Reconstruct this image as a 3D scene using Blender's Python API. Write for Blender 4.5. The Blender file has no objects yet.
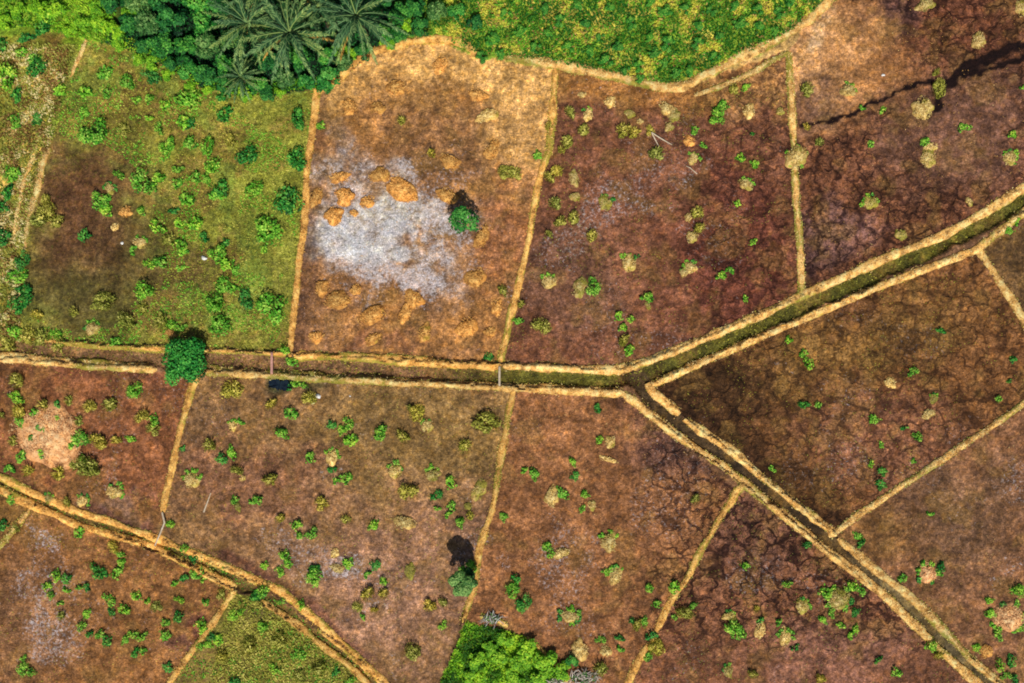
import bpy, math, random
import numpy as np
from mathutils import Vector, noise as mnoise
random.seed(7)
RNG = np.random.default_rng(11)
SC = bpy.context.scene
COL = SC.collection
CAM_H = 90.0

# ------------------------------------------------------------------ helpers
def W(px, py):                      # survey coordinates (decimetres, y down) -> metres
    return ((px-512.0)/10.0, (341.5-py)/10.0)
def lin(c, k=1.0):
    o = []
    for v in c[:3]:
        v = v/255.0
        v = v/12.92 if v <= 0.04045 else ((v+0.055)/1.055)**2.4
        o.append(min(0.9, v*k))
    return o
KG = 1.12                            # ground albedo factor
def L(*c): return np.array(lin(c, KG))

_perm = np.random.default_rng(3).random(4096*4)
def vn(x, y, seed=0):
    xi = np.floor(x).astype(np.int64); yi = np.floor(y).astype(np.int64)
    fx = x-xi; fy = y-yi
    fx = fx*fx*(3-2*fx); fy = fy*fy*(3-2*fy)
    def h(a, b):
        n = (a*374761393 + b*668265263 + seed*2246822519) & 0x7fffffff
        n = ((n ^ (n >> 13))*1274126177) & 0x7fffffff
        n = (n ^ (n >> 16)) & 16383
        return _perm[n]
    return (h(xi, yi)*(1-fx)+h(xi+1, yi)*fx)*(1-fy)+(h(xi, yi+1)*(1-fx)+h(xi+1, yi+1)*fx)*fy
def fbm(x, y, f=1.0, octv=4, seed=0, gain=0.55):
    s = 0; a = 1; t = 0
    for i in range(octv):
        s = s+a*vn(x*f+i*17.3, y*f-i*9.1, seed+i*7); t += a; a *= gain; f *= 2.03
    return s/t
def sst(a, b, v):
    t = np.clip((v-a)/(b-a), 0, 1); return t*t*(3-2*t)
def inpoly(px, py, P):
    r = np.zeros(np.shape(px), bool); n = len(P)
    for i in range(n):
        x1, y1 = P[i]; x2, y2 = P[(i+1) % n]
        if y1 == y2: continue
        c = ((y1 > py) != (y2 > py)) & (px < (x2-x1)*(py-y1)/(y2-y1)+x1)
        r ^= c
    return r
def pldist(px, py, P):
    d = np.full(np.shape(px), 1e9)
    for (x1, y1), (x2, y2) in zip(P[:-1], P[1:]):
        dx, dy = x2-x1, y2-y1; q = dx*dx+dy*dy
        t = np.clip(((px-x1)*dx+(py-y1)*dy)/q, 0, 1)
        d = np.minimum(d, np.hypot(px-x1-t*dx, py-y1-t*dy))
    return d

def mesh_np(name, V, F, mat=None, attrs=None, smooth=False, parent=None, link=True):
    """V (n,3) array, F (m,k) array"""
    me = bpy.data.meshes.new(name)
    V = np.asarray(V, np.float32); F = np.asarray(F, np.int32)
    k = F.shape[1]
    me.vertices.add(len(V)); me.vertices.foreach_set('co', V.ravel())
    me.loops.add(F.size); me.loops.foreach_set('vertex_index', F.ravel())
    me.polygons.add(len(F)); me.polygons.foreach_set('loop_start', np.arange(0, F.size, k, dtype=np.int32))
    me.update(calc_edges=True)
    if smooth: me.polygons.foreach_set('use_smooth', np.ones(len(F), bool))
    for an, arr in (attrs or {}).items():
        arr = np.asarray(arr, np.float32)
        if arr.ndim == 2:
            a = me.attributes.new(an, 'FLOAT_COLOR', 'POINT')
            full = np.ones((len(V), 4), np.float32); full[:, :3] = arr
            a.data.foreach_set('color', full.ravel())
        else:
            a = me.attributes.new(an, 'FLOAT', 'POINT'); a.data.foreach_set('value', arr)
    if mat: me.materials.append(mat)
    me.validate()
    if not link: return me
    return link_me(name, me, parent)
def link_me(name, me, parent=None):
    o = bpy.data.objects.new(name, me); COL.objects.link(o)
    if parent: o.parent = parent
    return o
def tag(o, label=None, cat=None, group=None, kind=None):
    if label:
        n = len(label.split())
        if not 4 <= n <= 16: print('LABEL LENGTH', n, label)
        o['label'] = label
    if cat: o['category'] = cat
    if group: o['group'] = group
    if kind: o['kind'] = kind
    return o
def empty(name, loc):
    o = bpy.data.objects.new(name, None); COL.objects.link(o); o.location = loc
    o.empty_display_size = 0.2
    return o

# ------------------------------------------------------------------ node helpers
class N:
    def __init__(s, name):
        s.m = bpy.data.materials.new(name); s.m.use_nodes = True
        s.t = s.m.node_tree; s.n = s.t.nodes; s.l = s.t.links
        s.b = s.n['Principled BSDF']
        s.b.inputs['Roughness'].default_value = 0.9
        s.b.inputs['Specular IOR Level'].default_value = 0.15
        s.tc = s.n.new('ShaderNodeTexCoord')
    def link(s, a, b): s.l.new(a, b)
    def attr(s, name):
        a = s.n.new('ShaderNodeAttribute'); a.attribute_name = name; return a
    def noise(s, scale, det=3, rough=0.6, vec=None, dist=0.0):
        a = s.n.new('ShaderNodeTexNoise'); a.inputs['Scale'].default_value = scale
        a.inputs['Detail'].default_value = det; a.inputs['Roughness'].default_value = rough
        a.inputs['Distortion'].default_value = dist
        s.link(vec or s.tc.outputs['Object'], a.inputs['Vector']); return a
    def ramp(s, fac, stops):
        r = s.n.new('ShaderNodeValToRGB'); e = r.color_ramp.elements
        while len(e) < len(stops): e.new(0.5)
        for i, (p, c) in enumerate(stops):
            e[i].position = p; e[i].color = (c, c, c, 1) if isinstance(c, (int, float)) else (*c, 1)
        s.link(fac, r.inputs[0]); return r.outputs[0]
    def mix(s, fac, a, b, mode='MIX'):
        m = s.n.new('ShaderNodeMix'); m.data_type = 'RGBA'; m.blend_type = mode
        for sock, v in ((m.inputs[0], fac), (m.inputs[6], a), (m.inputs[7], b)):
            if isinstance(v, (int, float)): sock.default_value = v
            elif isinstance(v, (tuple, list, np.ndarray)): sock.default_value = (*v, 1)
            else: s.link(v, sock)
        return m.outputs[2]
    def math(s, op, a, b=0.0, clamp=False):
        m = s.n.new('ShaderNodeMath'); m.operation = op; m.use_clamp = clamp
        for sock, v in ((m.inputs[0], a), (m.inputs[1], b)):
            if isinstance(v, (int, float)): sock.default_value = v
            else: s.link(v, sock)
        return m.outputs[0]
    def bump(s, h, strength=0.5, dist=0.1):
        b = s.n.new('ShaderNodeBump'); b.inputs['Strength'].default_value = strength
        b.inputs['Distance'].default_value = dist
        s.link(h, b.inputs['Height']); s.link(b.outputs[0], s.b.inputs['Normal'])
    def out(s, col): s.link(col, s.b.inputs['Base Color']); return s.m

def mat_ground():
    n = N('cracked_mud')
    base = n.attr('base').outputs['Color']
    msk = n.attr('masks')
    sep = n.n.new('ShaderNodeSeparateColor'); n.link(msk.outputs['Color'], sep.inputs[0])
    silt, crack, grass = sep.outputs[0], sep.outputs[1], sep.outputs[2]
    wn = n.noise(1.1, 2, 0.5)
    mx = n.n.new('ShaderNodeVectorMath'); mx.operation = 'MULTIPLY_ADD'
    n.link(wn.outputs['Color'], mx.inputs[0]); mx.inputs[1].default_value = (1.7, 1.7, 0); n.link(n.tc.outputs['Object'], mx.inputs[2])
    vec = mx.outputs[0]
    f1 = n.noise(2.6, 5, 0.72); f2 = n.noise(0.9, 4, 0.65); f3 = n.noise(6.5, 3, 0.7)
    # value mottling
    c = n.mix(1.0, base, n.ramp(f1.outputs[0], [(0.34, 0.50), (0.5, 0.98), (0.66, 1.7)]), 'MULTIPLY')
    c = n.mix(1.0, c, n.ramp(f2.outputs[0], [(0.33, 0.74), (0.5, 1.0), (0.67, 1.3)]), 'MULTIPLY')
    # hue drift: rust to plum
    h = n.noise(1.7, 3, 0.6)
    c = n.mix(1.0, c, n.ramp(h.outputs[0], [(0.36, (0.92, 0.94, 1.06)), (0.5, (1, 1, 1)), (0.66, (1.09, 1.0, 0.78))]), 'MULTIPLY')
    # cracks
    vo = n.n.new('ShaderNodeTexVoronoi'); vo.feature = 'DISTANCE_TO_EDGE'; vo.inputs['Scale'].default_value = 0.5
    n.link(vec, vo.inputs['Vector'])
    vo2 = n.n.new('ShaderNodeTexVoronoi'); vo2.feature = 'DISTANCE_TO_EDGE'; vo2.inputs['Scale'].default_value = 1.35
    n.link(vec, vo2.inputs['Vector'])
    k1 = n.ramp(vo.outputs['Distance'], [(0.0, 1.0), (0.04, 0.9), (0.085, 0.0)])
    k2 = n.ramp(vo2.outputs['Distance'], [(0.0, 0.7), (0.09, 0.0)])
    kk = n.math('MAXIMUM', k1, k2)
    brk = n.ramp(n.noise(0.8, 3, 0.6).outputs[0], [(0.34, 0.1), (0.46, 1.0)])
    kk = n.math('MULTIPLY', kk, brk)
    kf = n.math('MULTIPLY', kk, crack, True)
    c = n.mix(kf, c, n.mix(1.0, c, (0.12, 0.09, 0.12), 'MULTIPLY'))
    # silt / salt flecks
    sn = n.noise(3.4, 5, 0.75, dist=0.6)
    sf = n.math('SUBTRACT', n.math('ADD', sn.outputs[0], n.math('MULTIPLY', silt, 0.30)), 0.70)
    sf = n.math('MULTIPLY', n.math('MULTIPLY', sf, 5.0, True), n.math('MULTIPLY', silt, 2.2, True), True)
    sc = n.mix(f3.outputs[0], L(140, 124, 122)*1.0, L(226, 222, 226))
    c = n.mix(n.math('MULTIPLY', sf, 0.78), c, sc)
    # fine grass flecks
    gn = n.noise(3.4, 4, 0.75)
    gf = n.math('SUBTRACT', n.math('ADD', gn.outputs[0], n.math('MULTIPLY', grass, 0.6)), 0.72)
    gf = n.math('MULTIPLY', gf, 6.0, True)
    gc = n.mix(n.ramp(f1.outputs[0], [(0.35, 0), (0.65, 1)]), L(62, 82, 22), L(140, 140, 48))
    c = n.mix(n.math('MULTIPLY', gf, 0.8), c, gc)
    # scattered pale and dark specks
    sp = n.ramp(n.noise(7.5, 2, 0.8).outputs[0], [(0.32, 0.42), (0.43, 0.98), (0.57, 1.02), (0.68, 2.0)])
    c = n.mix(1.0, c, sp, 'MULTIPLY')
    hb = n.math('SUBTRACT', n.math('ADD', f1.outputs[0], n.math('MULTIPLY', f3.outputs[0], 0.5)), n.math('MULTIPLY', kf, 0.7))
    n.bump(hb, 0.9, 0.14)
    wet = n.attr('wet').outputs['Fac']
    n.link(n.math('SUBTRACT', 0.92, n.math('MULTIPLY', wet, 0.5)), n.b.inputs['Roughness'])
    return n.out(c)

def mat_straw(name, dark, mid, light, green=None):
    """dry earth and straw; attribute tone in 0..1, attribute weed in 0..1"""
    n = N(name)
    f = n.noise(4.2, 5, 0.75); g = n.noise(1.3, 3, 0.6)
    t = n.math('ADD', n.math('MULTIPLY', f.outputs[0], 0.8), n.math('MULTIPLY', n.attr('tone').outputs['Fac'], 0.5))
    oi = n.n.new('ShaderNodeObjectInfo')
    c = n.ramp(t, [(0.38, L(*dark)), (0.62, L(*mid)), (0.88, L(*light))])
    w = n.attr('weed').outputs['Fac']
    wf = n.math('MULTIPLY', n.math('SUBTRACT', n.math('ADD', g.outputs[0], w), 0.95), 5.0, True)
    c = n.mix(n.math('MULTIPLY', wf, 0.8), c, n.mix(f.outputs[0], L(60, 80, 20), L(150, 150, 50)))
    c = n.mix(1.0, c, n.ramp(g.outputs[0], [(0.3, (0.72, 0.70, 0.72)), (0.5, (1, 1, 1)), (0.7, (1.2, 1.12, 0.95))]), 'MULTIPLY')
    c = n.mix(1.0, c, n.ramp(oi.outputs['Random'], [(0.0, (0.76, 0.76, 0.74)), (1.0, (1.16, 1.1, 1.02))]), 'MULTIPLY')
    n.bump(f.outputs[0], 0.7, 0.12)
    return n.out(c)

def mat_leaf(name, dark, mid, light, var=0.25, trans=0.25):
    n = N(name)
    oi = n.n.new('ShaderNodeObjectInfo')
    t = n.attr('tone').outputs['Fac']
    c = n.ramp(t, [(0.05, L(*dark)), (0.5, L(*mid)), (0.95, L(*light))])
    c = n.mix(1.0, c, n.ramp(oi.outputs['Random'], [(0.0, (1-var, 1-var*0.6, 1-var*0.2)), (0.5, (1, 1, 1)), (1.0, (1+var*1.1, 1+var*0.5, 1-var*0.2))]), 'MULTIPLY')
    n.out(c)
    n.b.inputs['Roughness'].default_value = 0.65
    n.b.inputs['Specular IOR Level'].default_value = 0.25
    tr = n.n.new('ShaderNodeBsdfTranslucent'); n.link(c, tr.inputs[0])
    ms = n.n.new('ShaderNodeMixShader'); ms.inputs[0].default_value = trans
    n.link(n.b.outputs[0], ms.inputs[1]); n.link(tr.outputs[0], ms.inputs[2])
    n.link(ms.outputs[0], n.n['Material Output'].inputs[0])
    return n.m

M = {}
M['ground'] = mat_ground()
M['bund'] = mat_straw('dry_straw_earth', (126, 90, 44), (222, 174, 100), (252, 218, 150))
M['bund_o'] = mat_straw('ochre_straw_earth', (120, 80, 36), (212, 160, 84), (242, 198, 118))
M['mound_t'] = mat_straw('pale_straw_mound', (110, 88, 44), (200, 166, 96), (240, 214, 148))
M['mound_o'] = mat_straw('orange_straw_mound', (110, 70, 34), (196, 140, 72), (236, 186, 108))
M['mound_p'] = mat_straw('pinkish_earth_mound', (130, 84, 50), (210, 156, 106), (240, 200, 150))
M['mound_y'] = mat_straw('olive_tussock_earth', (66, 62, 24), (128, 118, 52), (182, 166, 84))
M['g'] = mat_leaf('bright_weed_leaf', (20, 70, 14), (100, 178, 42), (200, 226, 90))
M['d'] = mat_leaf('dark_weed_leaf', (10, 52, 20), (46, 136, 46), (124, 188, 76))
M['y'] = mat_leaf('olive_grass_leaf', (84, 88, 24), (168, 168, 62), (226, 210, 110))
M['s'] = mat_leaf('straw_blade', (110, 76, 36), (198, 152, 84), (246, 210, 144), 0.12, 0.15)
M['so'] = mat_leaf('ochre_blade', (110, 74, 32), (204, 150, 74), (240, 192, 112), 0.12, 0.15)
M['tree'] = mat_leaf('tree_leaf', (6, 48, 18), (30, 124, 42), (96, 180, 72))
M['shrub'] = mat_leaf('shrub_leaf', (6, 40, 20), (32, 108, 40), (96, 168, 66), 0.35)
M['lime'] = mat_leaf('lime_shrub_leaf', (34, 84, 12), (100, 164, 26), (176, 214, 54), 0.22)
M['grey'] = mat_leaf('grey_green_leaf', (14, 44, 18), (60, 112, 44), (146, 180, 96), 0.2)
M['palm'] = mat_leaf('palm_frond', (6, 30, 18), (42, 88, 44), (150, 176, 104), 0.4, 0.1)
M['palmdry'] = mat_leaf('dry_palm_frond', (80, 60, 20), (160, 120, 48), (210, 170, 84), 0.2, 0.12)
M['crop'] = mat_leaf('crop_leaf', (30, 92, 20), (96, 164, 40), (206, 200, 76), 0.2)
M['cropd'] = mat_leaf('crop_plant_leaf', (14, 64, 18), (56, 140, 44), (140, 184, 66), 0.3)
M['dead'] = mat_leaf('bleached_twig', (70, 60, 56), (150, 142, 134), (214, 208, 200), 0.2, 0.0)

def mat_bark():
    n = N('bark'); f = n.noise(9, 4, 0.7)
    n.bump(f.outputs[0], 0.8, 0.03)
    return n.out(n.ramp(f.outputs[0], [(0.3, L(50, 38, 28)), (0.7, L(112, 92, 70))]))
M['bark'] = mat_bark()
def mat_wood(name, a, b):
    n = N(name); f = n.noise(6, 4, 0.7)
    n.bump(f.outputs[0], 0.5, 0.02)
    return n.out(n.ramp(f.outputs[0], [(0.3, L(*a)), (0.7, L(*b))]))
M['redwood'] = mat_wood('weathered_red_plank', (140, 92, 80), (206, 158, 142))
M['palewood'] = mat_wood('bleached_pole', (140, 122, 100), (214, 196, 168))
M['stone'] = mat_wood('white_stone', (170, 166, 158), (236, 234, 228))
def mat_water():
    n = N('dark_water'); f = n.noise(3, 3, 0.6)
    n.b.inputs['Roughness'].default_value = 0.12
    n.b.inputs['Specular IOR Level'].default_value = 0.5
    n.bump(f.outputs[0], 0.15, 0.02)
    return n.out(n.ramp(f.outputs[0], [(0.35, L(12, 18, 30)), (0.7, L(28, 40, 46))]))
M['water'] = mat_water()

# ------------------------------------------------------------------ plan of the place
FIELDS = {
 'F1': [(87,38),(140,52),(200,86),(240,96),(317,90),(306,171),(298,271),(290,352),(150,345),(20,340),(22,260),(38,186),(60,112)],
 'F2': [(317,90),(345,75),(370,55),(405,44),(440,40),(478,58),(555,68),(549,155),(541,171),(527,246),(512,321),(500,362),(400,359),(290,352),(298,271),(306,171)],
 'F3': [(555,68),(612,78),(670,90),(720,75),(789,50),(792,125),(797,208),(800,295),(700,341),(620,369),(500,362),(512,321),(527,246),(541,171),(549,155)],
 'F4': [(789,50),(805,25),(833,-5),(860,-100),(1250,-100),(1250,70),(1024,188),(943,235),(850,276),(800,295),(797,208),(792,125)],
 'F5': [(977,250),(1024,222),(1250,100),(1250,640),(1100,440),(1024,320),(1000,285)],
 'F6': [(650,385),(820,309),(975,251),(1000,285),(1024,320),(1064,378),(1024,402),(836,533),(737,454),(655,395)],
 'F7': [(836,533),(1024,402),(1064,378),(1250,640),(1250,850),(1110,770),(993,677),(845,545)],
 'F8': [(738,490),(828,552),(888,597),(970,676),(1070,760),(580,760),(627,683),(672,599),(702,549)],
 'F9': [(513,390),(622,393),(738,490),(702,549),(652,639),(627,683),(580,760),(560,690),(553,662),(525,636),(500,628),(466,622),(468,607),(478,555),(492,512),(501,455)],
 'F10': [(466,622),(500,628),(525,636),(553,662),(560,690),(580,760),(415,760),(440,683)],
 'F11': [(196,375),(513,390),(501,455),(492,512),(478,555),(468,607),(440,683),(415,760),(480,760),(386,682),(331,634),(255,579),(157,537),(167,500),(182,424)],
 'F12': [(-220,355),(0,360),(196,375),(182,424),(167,500),(157,537),(50,504),(0,477),(-220,395)],
 'F13': [(20,514),(52,512),(112,534),(187,564),(232,589),(210,627),(170,682),(130,760),(-220,760),(-220,760),(0,548)],
 'F14': [(232,589),(256,599),(318,642),(368,684),(450,760),(130,760),(170,682),(210,627)],
 'F15': [(-220,400),(0,488),(52,514),(20,516),(0,548),(-220,760)],
 'F16': [(-220,40),(0,36),(55,32),(87,38),(60,112),(38,186),(22,260),(20,342),(-220,345)],
}
DITCH = {
 'D1': ([(-300,336),(0,348),(155,357),(256,362),(350,368),(450,373),(560,379),(640,379),(700,352),(830,293),(930,249),(1024,200),(1300,60)], 9.0),
 'D2': ([(636,379),(648,394),(660,408),(694,437),(730,462),(760,486),(800,517),(845,553),(897,596),(943,641),(985,682),(1100,790)], 7.5),
 'D3': ([(-220,392),(0,482),(60,511),(140,537),(200,562),(245,586),(290,614),(340,655),(378,688),(460,765)], 5.5),
}
FNAME = {'F1':'grassy plot','F2':'silt-patched orange plot','F3':'top centre plot','F4':'top right plot','F5':'right edge plot',
 'F6':'dark fork plot','F7':'lower right plot','F8':'bottom centre-right plot','F9':'lower centre plot','F10':'lush green plot',
 'F11':'wide lower-left-centre plot','F12':'huge-mound plot','F13':'bottom left plot','F14':'grassy bottom plot','F15':'left edge sliver','F16':'left scrub strip'}

# ------------------------------------------------------------------ ground
def axis(a, b, st, far):
    core = np.arange(a, b+st/2, st)
    out = []; s = st; v = b
    while v < far: s *= 1.35; v += s; out.append(v)
    neg = [-(q-b)+a for q in out]
    return np.concatenate([neg[::-1], core, out])
AX = axis(-58, 58, 0.2, 3000.0); AY = axis(-40, 40, 0.2, 3000.0)
GX, GY = np.meshgrid(AX, AY)
PX = GX*10+512; PY = 341.5-GY*10
wx = (fbm(GX, GY, 0.8, 3, 1)-0.5); wy = (fbm(GX, GY, 0.8, 3, 2)-0.5)
QX = PX+wx*8; QY = PY+wy*8                       # slightly ragged borders
big = (fbm(GX, GY, 0.22, 4, 5)-0.5)
BX = PX+(fbm(GX, GY, 0.35, 4, 21)-0.5)*70; BY = PY+(fbm(GX, GY, 0.35, 4, 22)-0.5)*70
def blob(cx, cy, rx, ry, soft=0.5, rot=0):
    dx = BX-cx; dy = BY-cy; r = math.radians(rot)
    u = (dx*math.cos(r)+dy*math.sin(r))/rx; v = (-dx*math.sin(r)+dy*math.cos(r))/ry
    return 1-sst(1-soft, 1+soft, np.hypot(u, v))
def near(P, a, b):                                # mask near a polyline
    return 1-sst(a, b, pldist(BX*0.25+PX*0.75, BY*0.25+PY*0.75, P))

reg = np.full(GX.shape, 0, int)
names = ['V']+list(FIELDS)+list(DITCH)
for i, k in enumerate(FIELDS, 1):
    reg[inpoly(QX, QY, FIELDS[k])] = i
dd = {}
for j, k in enumerate(DITCH, 1+len(FIELDS)):
    P, hw = DITCH[k]; d = pldist(QX, QY, P); dd[k] = d
    reg[d < hw] = j
base = np.zeros(GX.shape+(3,)); silt = np.zeros(GX.shape); crack = np.zeros(GX.shape); grass = np.zeros(GX.shape); wet = np.zeros(GX.shape)
def paint(m, c, a=1.0):
    m = (m*a)[..., None]; base[:] = base*(1-m)+np.array(c)*m
def R(k): return (reg == names.index(k)).astype(float)
# wide surroundings
base[:] = L(96, 92, 48)
far = fbm(GX, GY, 0.02, 4, 9)
paint(sst(0.45, 0.55, far), L(98, 72, 52)); paint(sst(0.56, 0.62, far), L(60, 92, 40))
v = R('V')
paint(v*(np.abs(PX-512)<700)*(PY>100)*(PY<900), L(104, 74, 50))
inframe = ((PX > -260) & (PX < 1290) & (PY > -140) & (PY < 800)).astype(float)
up = v*inframe*(PY < 130)
paint(up, L(96, 110, 38))
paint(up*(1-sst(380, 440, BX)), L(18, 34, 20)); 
paint(up*(1-sst(90, 130, BX)), L(104, 128, 34))
paint(up*sst(390, 450, BX), L(112, 136, 40))
paint(up*sst(0.5, 0.62, fbm(GX, GY, 0.5, 4, 31))*sst(420, 470, PX), L(172, 152, 66), 0.8)
# verge along the plots' upper edge, dry tan
TOPB = [(317,92),(345,72),(370,54),(405,42),(440,38),(478,55),(520,62),(612,76),(670,88),(712,72),(765,48),(800,28),(818,12),(835,-8)]
paint(up*near([(690,90),(712,84),(742,70),(768,58),(789,46),(800,30)], 4, 12), L(176, 136, 84), .9); paint(up*near([(505,60),(562,66),(612,77),(662,88)], 3, 8), L(176, 140, 80), .8)
# F1 grassy
f = R('F1'); mud = blob(88, 245, 72, 95, 0.85)*f
paint(f, L(120, 116, 46)); paint(f*blob(150, 90, 90, 40), L(116, 96, 44)); paint(f*blob(230, 170, 80, 90), L(124, 126, 48), .8)
paint(f*blob(180, 290, 110, 45), L(104, 98, 46), .8)
paint(f*sst(.5,.62,fbm(GX,GY,.28,4,95)), L(122, 94, 48), .7); paint(f*sst(.52,.62,fbm(GX,GY,.35,4,96)), L(96, 120, 44), .6); paint(f*blob(145, 262, 50, 24, .9), L(88, 66, 40), .7); grass += f*0.36*(1-mud*0.45)+f*0.12*sst(200, 300, BX)
paint(mud, L(90, 74, 38)); paint(blob(78, 225, 44, 60, 1.0)*f, L(84, 54, 36), .85); paint(f*blob(85, 175, 55, 26, .8, -8), L(92, 60, 38), .8); paint(f*blob(70, 300, 60, 30, .9), L(92, 84, 42), .7)
silt += f*(blob(248, 236, 14, 6, .6)*1.6+blob(172, 168, 7, 5)+blob(240, 190, 9, 6))*0.9
# F2
f = R('F2'); paint(f, L(132, 92, 62)); paint(f*sst(.5,.6,fbm(GX,GY,.4,4,97)), L(158, 108, 62), .7); 
paint(f*near([(330,95),(370,66),(440,55),(500,80),(560,85)], 8, 34), L(198, 150, 92), .95)
paint(f*blob(525, 120, 40, 60), L(192, 144, 90), .9); paint(f*blob(400, 95, 60, 30), L(150, 108, 62), .7)
paint(f*blob(505, 235, 30, 60), L(140, 88, 60), .7)
paint(f*near([(316,100),(304,230),(294,345)], 8, 18), L(92, 62, 48), .7); paint(f*blob(350, 345, 60, 16), L(122, 78, 60), .7)
ang = np.arctan2(BY-205, BX-330); strk = fbm(ang*7, np.hypot(BX-330, BY-205)*0.012, 1.0, 4, 91, .6)
s2 = np.clip(blob(380, 230, 68, 42, .85)+blob(342, 165, 24, 36, .8)+blob(425, 280, 36, 14, .8)*.7+blob(365, 268, 34, 24, .8)*.8+blob(395,178,20,16)+blob(460,225,60,70,.8)*0.22, 0, 1)*f
s2 = s2*(.42+.95*sst(.3, .62, 0.6*strk+0.4*fbm(GX, GY, .8, 4, 92, .65)+.10*blob(365, 225, 50, 30))); paint(sst(.1, 1.0, s2), L(158, 142, 144), .6); silt += s2*0.95; paint(s2*blob(350, 235, 55, 18, .6), L(176, 174, 186), .85); paint(s2*blob(400,205,40,22,.6), L(192, 190, 196), .75)
silt += f*blob(480, 215, 60, 100, .6)*.22
# F3
f = R('F3'); paint(f, L(112, 72, 56)); paint(f*near([(560,80),(612,90),(680,100),(760,75)], 6, 26), L(146, 100, 58), .95)
paint(f*blob(760, 85, 50, 30), L(150, 108, 72), .8)
paint(f*blob(560, 280, 60, 50), L(106, 74, 62), .7); paint(f*blob(740, 260, 60, 90), L(96, 52, 44), .8)
silt += f*(blob(645, 210, 60, 38, .7)*.8+blob(575, 235, 45, 40, .7)*.7+blob(640, 320, 70, 30)*.3)
crack += f*(0.3+0.4*sst(640, 740, PX)); grass += f*blob(590, 245, 40, 22)*.25; grass += f*blob(585,125,50,25)*.2
# F4
f = R('F4'); paint(f, L(104, 66, 50)); paint(f*blob(830, 60, 60, 60, .6), L(170, 122, 84), .95); paint(f*blob(880, 70, 60, 22), L(140, 94, 60), .6)
paint(f*blob(800, 45, 40, 60, .6), L(196, 146, 106), .8)
paint(f*blob(892, 8, 18, 30, .7), L(74, 54, 58), .85); paint(f*blob(950, 20, 60, 40), L(98, 58, 44), .7)
paint(f*blob(810, 105, 26, 22, .6), L(76, 54, 50), .8); paint(f*blob(960, 130, 80, 60), L(108, 76, 66), .8)
paint(f*blob(812, 272, 18, 28, .6), L(58, 38, 40), .85); silt += f*blob(838, 250, 30, 9, .7, 20)*.8
paint(f*blob(835, 235, 30, 26), L(122, 90, 92), .5)
paint(f*near([(905,262),(950,238),(1020,190)], 4, 16), L(74, 44, 42), .6)
crack += f*(0.85-0.75*blob(830, 60, 80, 60)-0.55*blob(960, 130, 70, 50))
for q_ in ((835,16,7,6),(824,40,7,9),(811,51,8,7)): paint(f*blob(*q_, .8), L(214, 178, 148), .75)
# F5
f = R('F5'); paint(f, L(100, 74, 50)); grass += f*.16
# F6
f = R('F6'); paint(f, L(108, 72, 46)); paint(f*blob(850, 350, 110, 34, .6, -18), L(120, 88, 50), .8); grass += f*blob(900, 310, 100, 30, .6, -18)*.16
paint(f*near([(655,395),(737,454),(836,530)], 6, 34), L(46, 28, 18), .92); paint(f*blob(720, 400, 50, 40, .6), L(58, 38, 24), .9)
paint(f*blob(880, 450, 90, 50), L(124, 82, 66), .7); silt += f*(blob(880, 440, 64, 34, .8, -20)*.5+blob(800,390,40,30)*.2); crack += f*.7
paint(f*blob(800, 490, 50, 30), L(84, 56, 32), .7)
# F7
f = R('F7'); paint(f, L(116, 80, 60)); paint(f*blob(960, 520, 50, 60), L(106, 78, 62), .7); silt += f*(sst(965, 1030, BX)*.75+blob(995, 465, 12, 30)*.3+blob(960, 610, 30, 10)*.2)
paint(f*blob(880, 540, 40, 30), L(112, 80, 48), .7); grass += f*.06; crack += f*.25
# F8
f = R('F8'); paint(f, L(116, 76, 58)); paint(f*blob(760, 530, 60, 50), L(92, 62, 54), .7); crack += f*(0.95-.6*sst(600, 680, PY))
silt += f*(blob(885, 610, 16, 12)*.75+blob(760, 580, 50, 30)*.25+.08); paint(f*blob(840, 650, 90, 30), L(122, 84, 74), .7)
# F9
f = R('F9'); paint(f, L(128, 86, 60)); paint(f*blob(670, 440, 40, 34, .6), L(96, 66, 62), .8); paint(f*near([(622,396),(735,488)], 5, 16), L(72, 48, 42), .7)
silt += f*(blob(530, 545, 50, 70, .8)*.75+blob(600, 510, 80, 50, .8)*.6+blob(560,600,40,30)*.3); crack += f*(.3+.6*sst(620, 680, BX))
silt += f*(blob(487, 614, 10, 6)*1.0+blob(578, 640, 12, 10)*.7)
# F10
f = R('F10'); paint(f, L(84, 124, 20)); grass += f*.5
# F11
f = R('F11'); paint(f, L(122, 90, 64)); paint(f*blob(420, 430, 110, 60), L(120, 94, 60), .8); paint(f*blob(250, 480, 80, 40), L(124, 84, 68), .7)
paint(f*blob(400, 590, 120, 80, .7), L(142, 104, 88), .8); silt += f*(blob(385, 610, 75, 65, .8, 30)*.85+blob(400, 560, 110, 60, .8)*.45+blob(245, 530, 50, 30)*.36+blob(300,470,60,40)*.14)
paint(f*near([(225,553),(265,575),(310,605),(345,640),(400,690)], 2, 13), L(92, 58, 50), .85); grass += f*blob(430, 450, 120, 60)*.12
paint(f*blob(470,535,26,20,.6), L(88,62,52), .6); paint(f*blob(288,383,26,9,.8), L(40,50,34), .9)
crack += f*.15
# F12
f = R('F12'); paint(f, L(126, 80, 56)); paint(f*blob(110, 510, 50, 12, .6, 12), L(104, 78, 78), .85); silt += f*(blob(130, 472, 22, 22)*.8+.08)
paint(f*near([(0,366),(160,376)], 3, 10), L(84, 50, 40), .6); paint(f*blob(12, 400, 20, 50), L(100, 72, 42), .6); crack += f*.15
paint(f*near([(0,472),(50,498),(150,530)], 2, 9), L(84, 54, 44), .6)
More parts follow.
